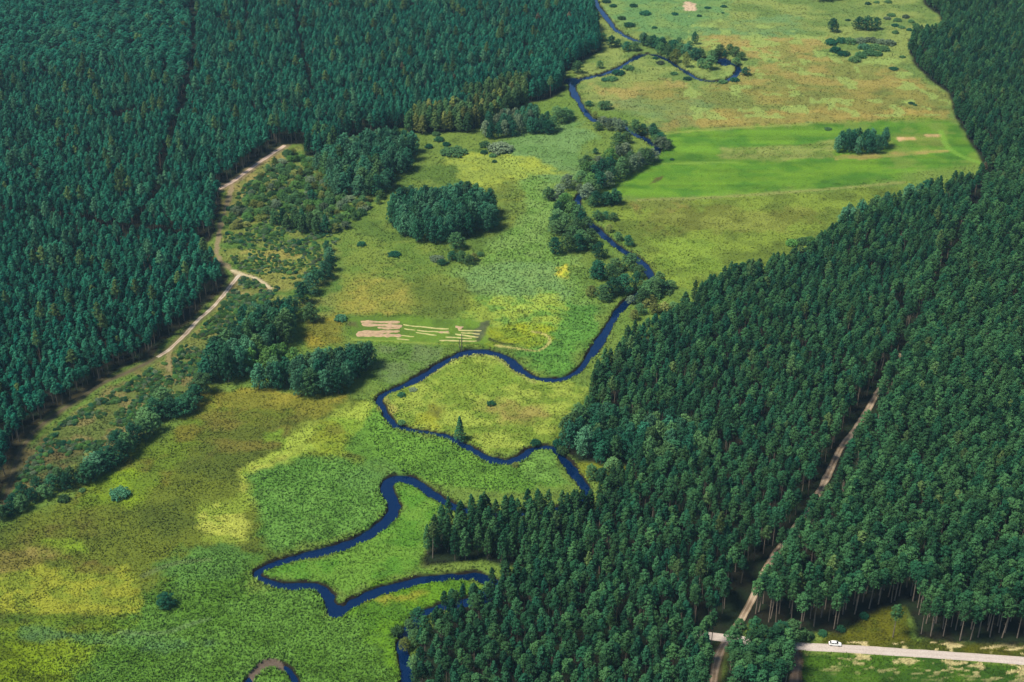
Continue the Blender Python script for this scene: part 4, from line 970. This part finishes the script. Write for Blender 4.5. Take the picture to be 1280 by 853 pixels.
scatter('young_scrub', np.stack([xa, ya, s, s*rng.uniform(.8, 1.5, n), rng.integers(0, 6, n)], 1), sc, 'knee-high green scrub regrowing on the felled ground by the left track')['category'] = 'scrub'
# undergrowth beneath the plantation edges
# ------------------------------------------------------------------ grass and reeds standing on the meadow (uncountable)
n0 = 520000
px = rng.uniform(-130, 1410, n0); py = rng.uniform(-25, 905, n0)
v_ = (426.5-py)/F; tq = H_CAM/(ST-v_*CT)
x = (px-640)/F*tq; y = (CT+v_*ST)*tq
fs = forest_sd(x, y); rd = riv_d(x, y)
q = (fs < 1.0) & (rd > .15+.6*vn(x, y, 3, 58))
for P, wd in ((T1, 2.2), (T1b, .9), (T1c, .8), (T2, 2.0), (T2b, 1.5), (T3, 2.4), (T4, 2.0), (T5, 1.6)): q &= line_d(x, y, P) > wd
HAYZ = Gs([(438,396),(610,400),(612,430),(440,426)])
fieldP = Gs([(768,228),(800,205),(832,168),(870,161),(1010,155),(1190,149),(1205,160),(1233,205),(1150,214),(1045,235),(900,246),(798,250),(756,247)])
strip = Gs([(916,183),(1000,182),(1046,176),(1046,196),(960,199),(914,197)])
infield = (poly_sd(x, y, fieldP) > 0) & (poly_sd(x, y, strip) < 0)
hay = poly_sd(x, y, HAYZ) > 0
q &= ~(infield & (rng.random(n0) < .35)) & ~hay
x, y, rd, infield = x[q], y[q], rd[q], infield[q]
n = len(x)
reed = in_reeds(x, y) > .5
Ct, _ = cover(x, y)
dd = np.sqrt(x*x+y*y+9e4)
sz = dd/430*.22
ht = np.where(reed, rng.uniform(.35, .75, n), rng.uniform(.12, .42, n)*(.6+1.0*vn(x, y, 6, 19)))
ht = np.where(infield, ht*.35, ht)
ht = ht*np.where(rd < 2.5, 1.5, 1)
gz = ground_z(x, y, rd)
jit = np.clip(rng.normal(1.0, .19, n), .5, 1.6)*(.82+.36*vn(x, y, 2.2, 23))
Ct = Ct*jit[:, None]*1.15
V = np.zeros((n, 3, 3, 3), np.float32)
for k in range(3):
    a = rng.uniform(0, 6.283, n); lean = rng.uniform(.2, .9, n)*ht; la = rng.uniform(0, 6.283, n)
    cx, sx_ = np.cos(a)*sz, np.sin(a)*sz
    ox, oy = rng.normal(0, .35, n)*sz, rng.normal(0, .35, n)*sz
    V[:, k, 0] = np.stack([x+ox-cx, y+oy-sx_, gz-.03], 1); V[:, k, 1] = np.stack([x+ox+cx, y+oy+sx_, gz-.03], 1)
    V[:, k, 2] = np.stack([x+ox+np.cos(la)*lean, y+oy+np.sin(la)*lean, gz+ht*rng.uniform(.7, 1.1, n)], 1)
M_grass = attr_mat('grass_blades', spec=.08, rough=.8, namp=.08)
t = M_grass.node_tree; b = t.nodes['Principled BSDF']; g = t.nodes.new('ShaderNodeNewGeometry')     # blades lit as a sward, not as single flat cards
s1 = t.nodes.new('ShaderNodeVectorMath'); s1.operation = 'SCALE'; s1.inputs['Scale'].default_value = .55; t.links.new(g.outputs['Normal'], s1.inputs[0])
s2 = t.nodes.new('ShaderNodeVectorMath'); s2.operation = 'ADD'; s2.inputs[1].default_value = (0, 0, 1); t.links.new(s1.outputs[0], s2.inputs[0])
s3 = t.nodes.new('ShaderNodeVectorMath'); s3.operation = 'NORMALIZE'; t.links.new(s2.outputs[0], s3.inputs[0]); t.links.new(s3.outputs[0], b.inputs['Normal'])
go_ = link('meadow_grass', mesh_np('meadow_grass', V.reshape(-1, 3), np.arange(n*9).reshape(-1, 3), [M_grass], np.repeat(Ct, 9, 0)))
tag(go_, 'rough grass and reeds covering the valley meadow', 'grass', kind='stuff')

# ------------------------------------------------------------------ cut hay lying in rows
M_hay = plain('cut_hay', tuple(lin((196,166,128))/1.7), .95, noise=.25, scale=.9)
M_hay2 = plain('cut_hay_pale', tuple(lin((202,196,126))/1.7), .95, noise=.2, scale=.9)
def windrow(p0, p1, hw, mat, label, seed):
    A = np.array(G(*p0)); B = np.array(G(*p1)); L = np.hypot(*(B-A)); n = max(6, int(L/.5)); na = 7
    s = np.linspace(0, 1, n); t = (B-A)/L; nn = np.array((-t[1], t[0])); V = []
    for i, q in enumerate(s):
        c = A+(B-A)*q; wob = (float(vn(q*L, 0, 4, seed))-.5)*.6
        ww = hw*(.35+1.15*float(vn(q*L, 5, 1.5, seed+1)))*min(1, .25+min(q, 1-q)*L/1.0)
        for j in range(na):
            u = -1+2*j/(na-1); z = (.05+.26*(1-u*u)*(.6+.8*float(vn(q*L, u*3, .7, seed+2))))
            if abs(u) == 1: z = -.05
            P = c+nn*(wob+u*ww); V.append((P[0], P[1], z+float(ground_z(P[0:1], P[1:2], np.array([20.]))[0])))
    i = np.arange(n*na).reshape(n, na)
    Fq = np.stack([i[:-1,:-1], i[:-1,1:], i[1:,1:], i[1:,:-1]], -1).reshape(-1, 4)
    o = link('hay_row', mesh_np('hay_row', V, Fq, [mat], None, True))
    tag(o, label, 'hay row', 'rows of cut hay on the mown strip')
HR = [((451,402),(500,403.5),1.1,0,'long pink-tan hay row at the upper left of the mown strip'),((452,406),(503,408),1.5,0,'wide pink-tan hay row under the top row of the left block'),((472,410),(500,411),1.0,0,'short tan hay row in the middle of the left block'),
 ((447,415.5),(500,414.5),1.2,0,'upper tan hay row of the lower left block'),((445,418.5),(502,420),1.5,0,'wide bottom tan hay row of the lower left block'),
 ((504,406.6),(551,411.5),.42,1,'thin pale hay row reaching right from the top of the left block'),((505,411.8),(519,413.6),.42,1,'very short pale hay row right of the left block'),((521,413.4),(562,416.5),.48,1,'pale hay row in the middle of the strip, upper of a close pair'),((520,416),(546,419.4),.48,1,'pale hay row in the middle of the strip, lower of a close pair'),
 ((501,419.8),(518,421.2),.42,1,'short bright hay row right of the lower left block'),((496,423.8),(512,425.2),.42,1,'short bright hay row lowest under the left block'),((546,411.2),(561,412),.48,1,'short pale hay row at the centre top'),((548,416.2),(561,415.2),1.1,0,'broad tan hay heap at the centre of the strip'),
 ((570,408),(578,411),2.0,0,'rounded pink-tan hay heap right of centre on the strip'),((573,413.6),(602,414.2),.45,1,'pale hay row highest in the right block'),((576,416.8),(600,418),.48,1,'pale hay row second in the right block'),((569,418),(598,422.4),.45,1,'slanting pale hay row in the right block'),
 ((557,421.5),(590,423.8),.48,1,'pale hay row second lowest in the right block'),((549,425.6),(596,427.2),.5,1,'long bright hay row lowest in the right block')]
for k, (a, b_, hw_, c, lab) in enumerate(HR): windrow(a, b_, hw_, (M_hay, M_hay2)[c], lab, 200+k*5)

# ------------------------------------------------------------------ two wooden posts on the river bank
M_post = plain('weathered_wood', (.10,.085,.07), .9, noise=.3, scale=4)
def pole(px_, py_, h, r0, label, arm):
    x, y = G(px_, py_); e = bpy.data.objects.new('wooden_pole', None); COL.objects.link(e); e.location = (x, y, 0)
    V, Fq = tube([(0,0,-.6),(0.03,0,h*.5),(.08,.02,h)], [r0, r0*.85, r0*.65], 10); me = mesh_np('shaft', V, Fq, [M_post], None, True); link('shaft', me, e)
    if arm:
        V, Fq = tube([(-.75,0,h-.7),(.85,0,h-.6)], [.07,.07], 8); link('crossbar', mesh_np('crossbar', V, Fq, [M_post]), e)
        V, Fq = tube([(.06,0,h*.45),(.75,0.05,h-.66)], [.05,.05], 8); link('brace', mesh_np('brace', V, Fq, [M_post]), e)
    tag(e, label, 'pole', 'wooden poles by the river')
pole(577.2, 437.5, 7.4, .20, 'taller dark wooden pole on the bank below the hay rows', True)
pole(574.4, 435.5, 4.4, .16, 'shorter dark wooden pole left of the taller pole on the bank', False)

# ------------------------------------------------------------------ the parked car
def car():
    x, y = G(1043.5, 806.6); root = bpy.data.objects.new('parked_car', None); COL.objects.link(root)
    root.location = (x, y, .06); root.scale = (.88, .88, .88); root.rotation_euler = (0, 0, math.radians(-7))
    M_paint = plain('white_paint', (.80,.79,.74), .35, noise=.02, spec=.5); M_glass = plain('dark_window_glass', (.015,.018,.02), .1, noise=.02, spec=.6)
    M_tyre = plain('tyre_rubber', (.02,.02,.02), .85); M_rim = plain('alloy_rim', (.45,.45,.46), .35, metal=.8); M_trim = plain('black_trim', (.03,.03,.03), .6)
    M_lamp = plain('headlamp_glass', (.75,.75,.72), .15); M_red = plain('red_lamp', (.45,.02,.02), .3)
    def loft(name, secs, mat, par=root):     # secs: list of (x, [(y, z)...]) closed sections
        V = [(sx, py2, pz) for sx, s in secs for py2, pz in s]; m = len(secs[0][1]); n = len(secs)
        import bmesh
        bm = bmesh.new(); vs = [bm.verts.new(v) for v in V]
        for i in range(n-1):
            for j in range(m): bm.faces.new((vs[i*m+j], vs[i*m+(j+1) % m], vs[(i+1)*m+(j+1) % m], vs[(i+1)*m+j]))
        bm.faces.new(vs[:m][::-1]); bm.faces.new(vs[-m:]); bmesh.ops.recalc_face_normals(bm, faces=bm.faces)
        me = bpy.data.meshes.new(name); bm.to_mesh(me); bm.free(); me.materials.append(mat)
        for p in me.polygons: p.use_smooth = False
        o = link(name, me, par); 
        return o
    def sec(hw2, zb, zt, c=.12): return [(-hw2+c,zb),(hw2-c,zb),(hw2,zb+c),(hw2,zt-c),(hw2-c,zt),(-hw2+c,zt),(-hw2,zt-c),(-hw2,zb+c)]
    b = loft('body', [(-2.15,sec(.72,.38,.78)),(-2.0,sec(.82,.28,.92)),(-1.2,sec(.87,.24,.98)),(.6,sec(.88,.24,.97)),(1.5,sec(.85,.24,.88)),(2.05,sec(.78,.28,.74)),(2.2,sec(.66,.36,.62))], M_paint)
    mdv = b.modifiers.new('soften', 'BEVEL'); mdv.width = .05; mdv.segments = 2; mdv.limit_method = 'ANGLE'
    def cab(sc_, z0, z1, xs): return [(xs[0],[(-.74*sc_,z0),(.74*sc_,z0),(.74*sc_,z0+.02),(-.74*sc_,z0+.02)]),(xs[1],[(-.76*sc_,z0),(.76*sc_,z0),(.62*sc_,z1),(-.62*sc_,z1)]),(xs[2],[(-.76*sc_,z0),(.76*sc_,z0),(.62*sc_,z1),(-.62*sc_,z1)]),(xs[3],[(-.74*sc_,z0),(.74*sc_,z0),(.74*sc_,z0+.02),(-.74*sc_,z0+.02)])]
    loft('window_glass', cab(1, .93, 1.40, (-1.75,-1.15,.35,1.15)), M_glass)
    rf = loft('roof', [(-1.30,[(-.60,1.38),(.60,1.38),(.56,1.43),(-.56,1.43)]),(-1.05,[(-.63,1.38),(.63,1.38),(.55,1.50),(-.55,1.50)]),(.25,[(-.63,1.38),(.63,1.38),(.55,1.49),(-.55,1.49)]),(.45,[(-.60,1.37),(.60,1.37),(.56,1.42),(-.56,1.42)])], M_paint)
    for s in (-1, 1):
        for xa, xb in ((-1.72,-1.20),(1.12,.42),(-.35,-.35)):
            z0 = .94; V, Fq = tube([(xa, s*.765, z0),(xb, s*.635, 1.41)], [.045,.04], 6); link('pillar', mesh_np('pillar', V, Fq, [M_paint]), root)
        V, Fq = tube([(.75,s*.86,1.0),(.75,s*1.0,1.03),(.75,s*1.02,1.03)], [.05,.09,.02], 8); link('mirror', mesh_np('mirror', V, Fq, [M_paint]), root)
    for wx in (-1.32, 1.36):
        for s in (-1, 1):
            V, Fq = tube([(0,-.105,0),(0,-.10,0),(0,.10,0),(0,.105,0)], [.2,.325,.325,.2], 20)
            wh = link('wheel', mesh_np('wheel', V, Fq, [M_tyre]), root); wh.location = (wx, s*.80, .325)
            V, Fq = tube([(0,-.11,0),(0,-.108,0),(0,.108,0),(0,.11,0)], [.02,.20,.20,.02], 14); link('rim', mesh_np('rim', V, Fq, [M_rim]), wh)
    for s in (-1, 1):
        loft('headlight', [(2.02,[(s*.60-.13,.60),(s*.60+.13,.60),(s*.60+.13,.72),(s*.60-.13,.72)]),(2.19,[(s*.58-.08,.57),(s*.58+.06,.57),(s*.58+.06,.66),(s*.58-.08,.66)])], M_lamp)
        loft('tail_light', [(-2.17,[(s*.62-.09,.66),(s*.62+.09,.66),(s*.62+.09,.80),(s*.62-.09,.80)]),(-2.02,[(s*.68-.10,.64),(s*.68+.12,.64),(s*.68+.12,.84),(s*.68-.10,.84)])], M_red)
    loft('bumper', [(2.16,sec(.62,.30,.42,.04)),(2.24,sec(.55,.32,.40,.03))], M_trim)
    loft('bumper', [(-2.22,sec(.60,.30,.42,.04)),(-2.12,sec(.68,.30,.42,.04))], M_trim)
    tag(root, 'white car parked on the grass verge beside the pale road', 'car')
car()

# ------------------------------------------------------------------ haze over the valley
HAZE = 0.00006
if HAZE:
    me = bpy.data.meshes.new('haze')
    x0, x1, y0, y1, z0, z1 = -1400, 1400, -80, 2600, -6, 306
    V = [(a, b_, c) for c in (z0, z1) for b_ in (y0, y1) for a in (x0, x1)]
    me.from_pydata(V, [], [(0,2,3,1),(4,5,7,6),(0,1,5,4),(2,6,7,3),(0,4,6,2),(1,3,7,5)])
    hm = bpy.data.materials.new('haze'); hm.use_nodes = True; t = hm.node_tree; t.nodes.clear()
    o_ = t.nodes.new('ShaderNodeOutputMaterial'); pv = t.nodes.new('ShaderNodeVolumePrincipled')
    pv.inputs['Density'].default_value = HAZE; pv.inputs['Color'].default_value = (.45,.78,1.0,1); pv.inputs['Anisotropy'].default_value = .2
    t.links.new(pv.outputs[0], o_.inputs['Volume']); me.materials.append(hm)
    hz = link('haze', me); tag(hz, 'thin blue summer haze lying over the valley', 'haze', kind='stuff')
print('objects', len(S.objects), 'tufts', n)
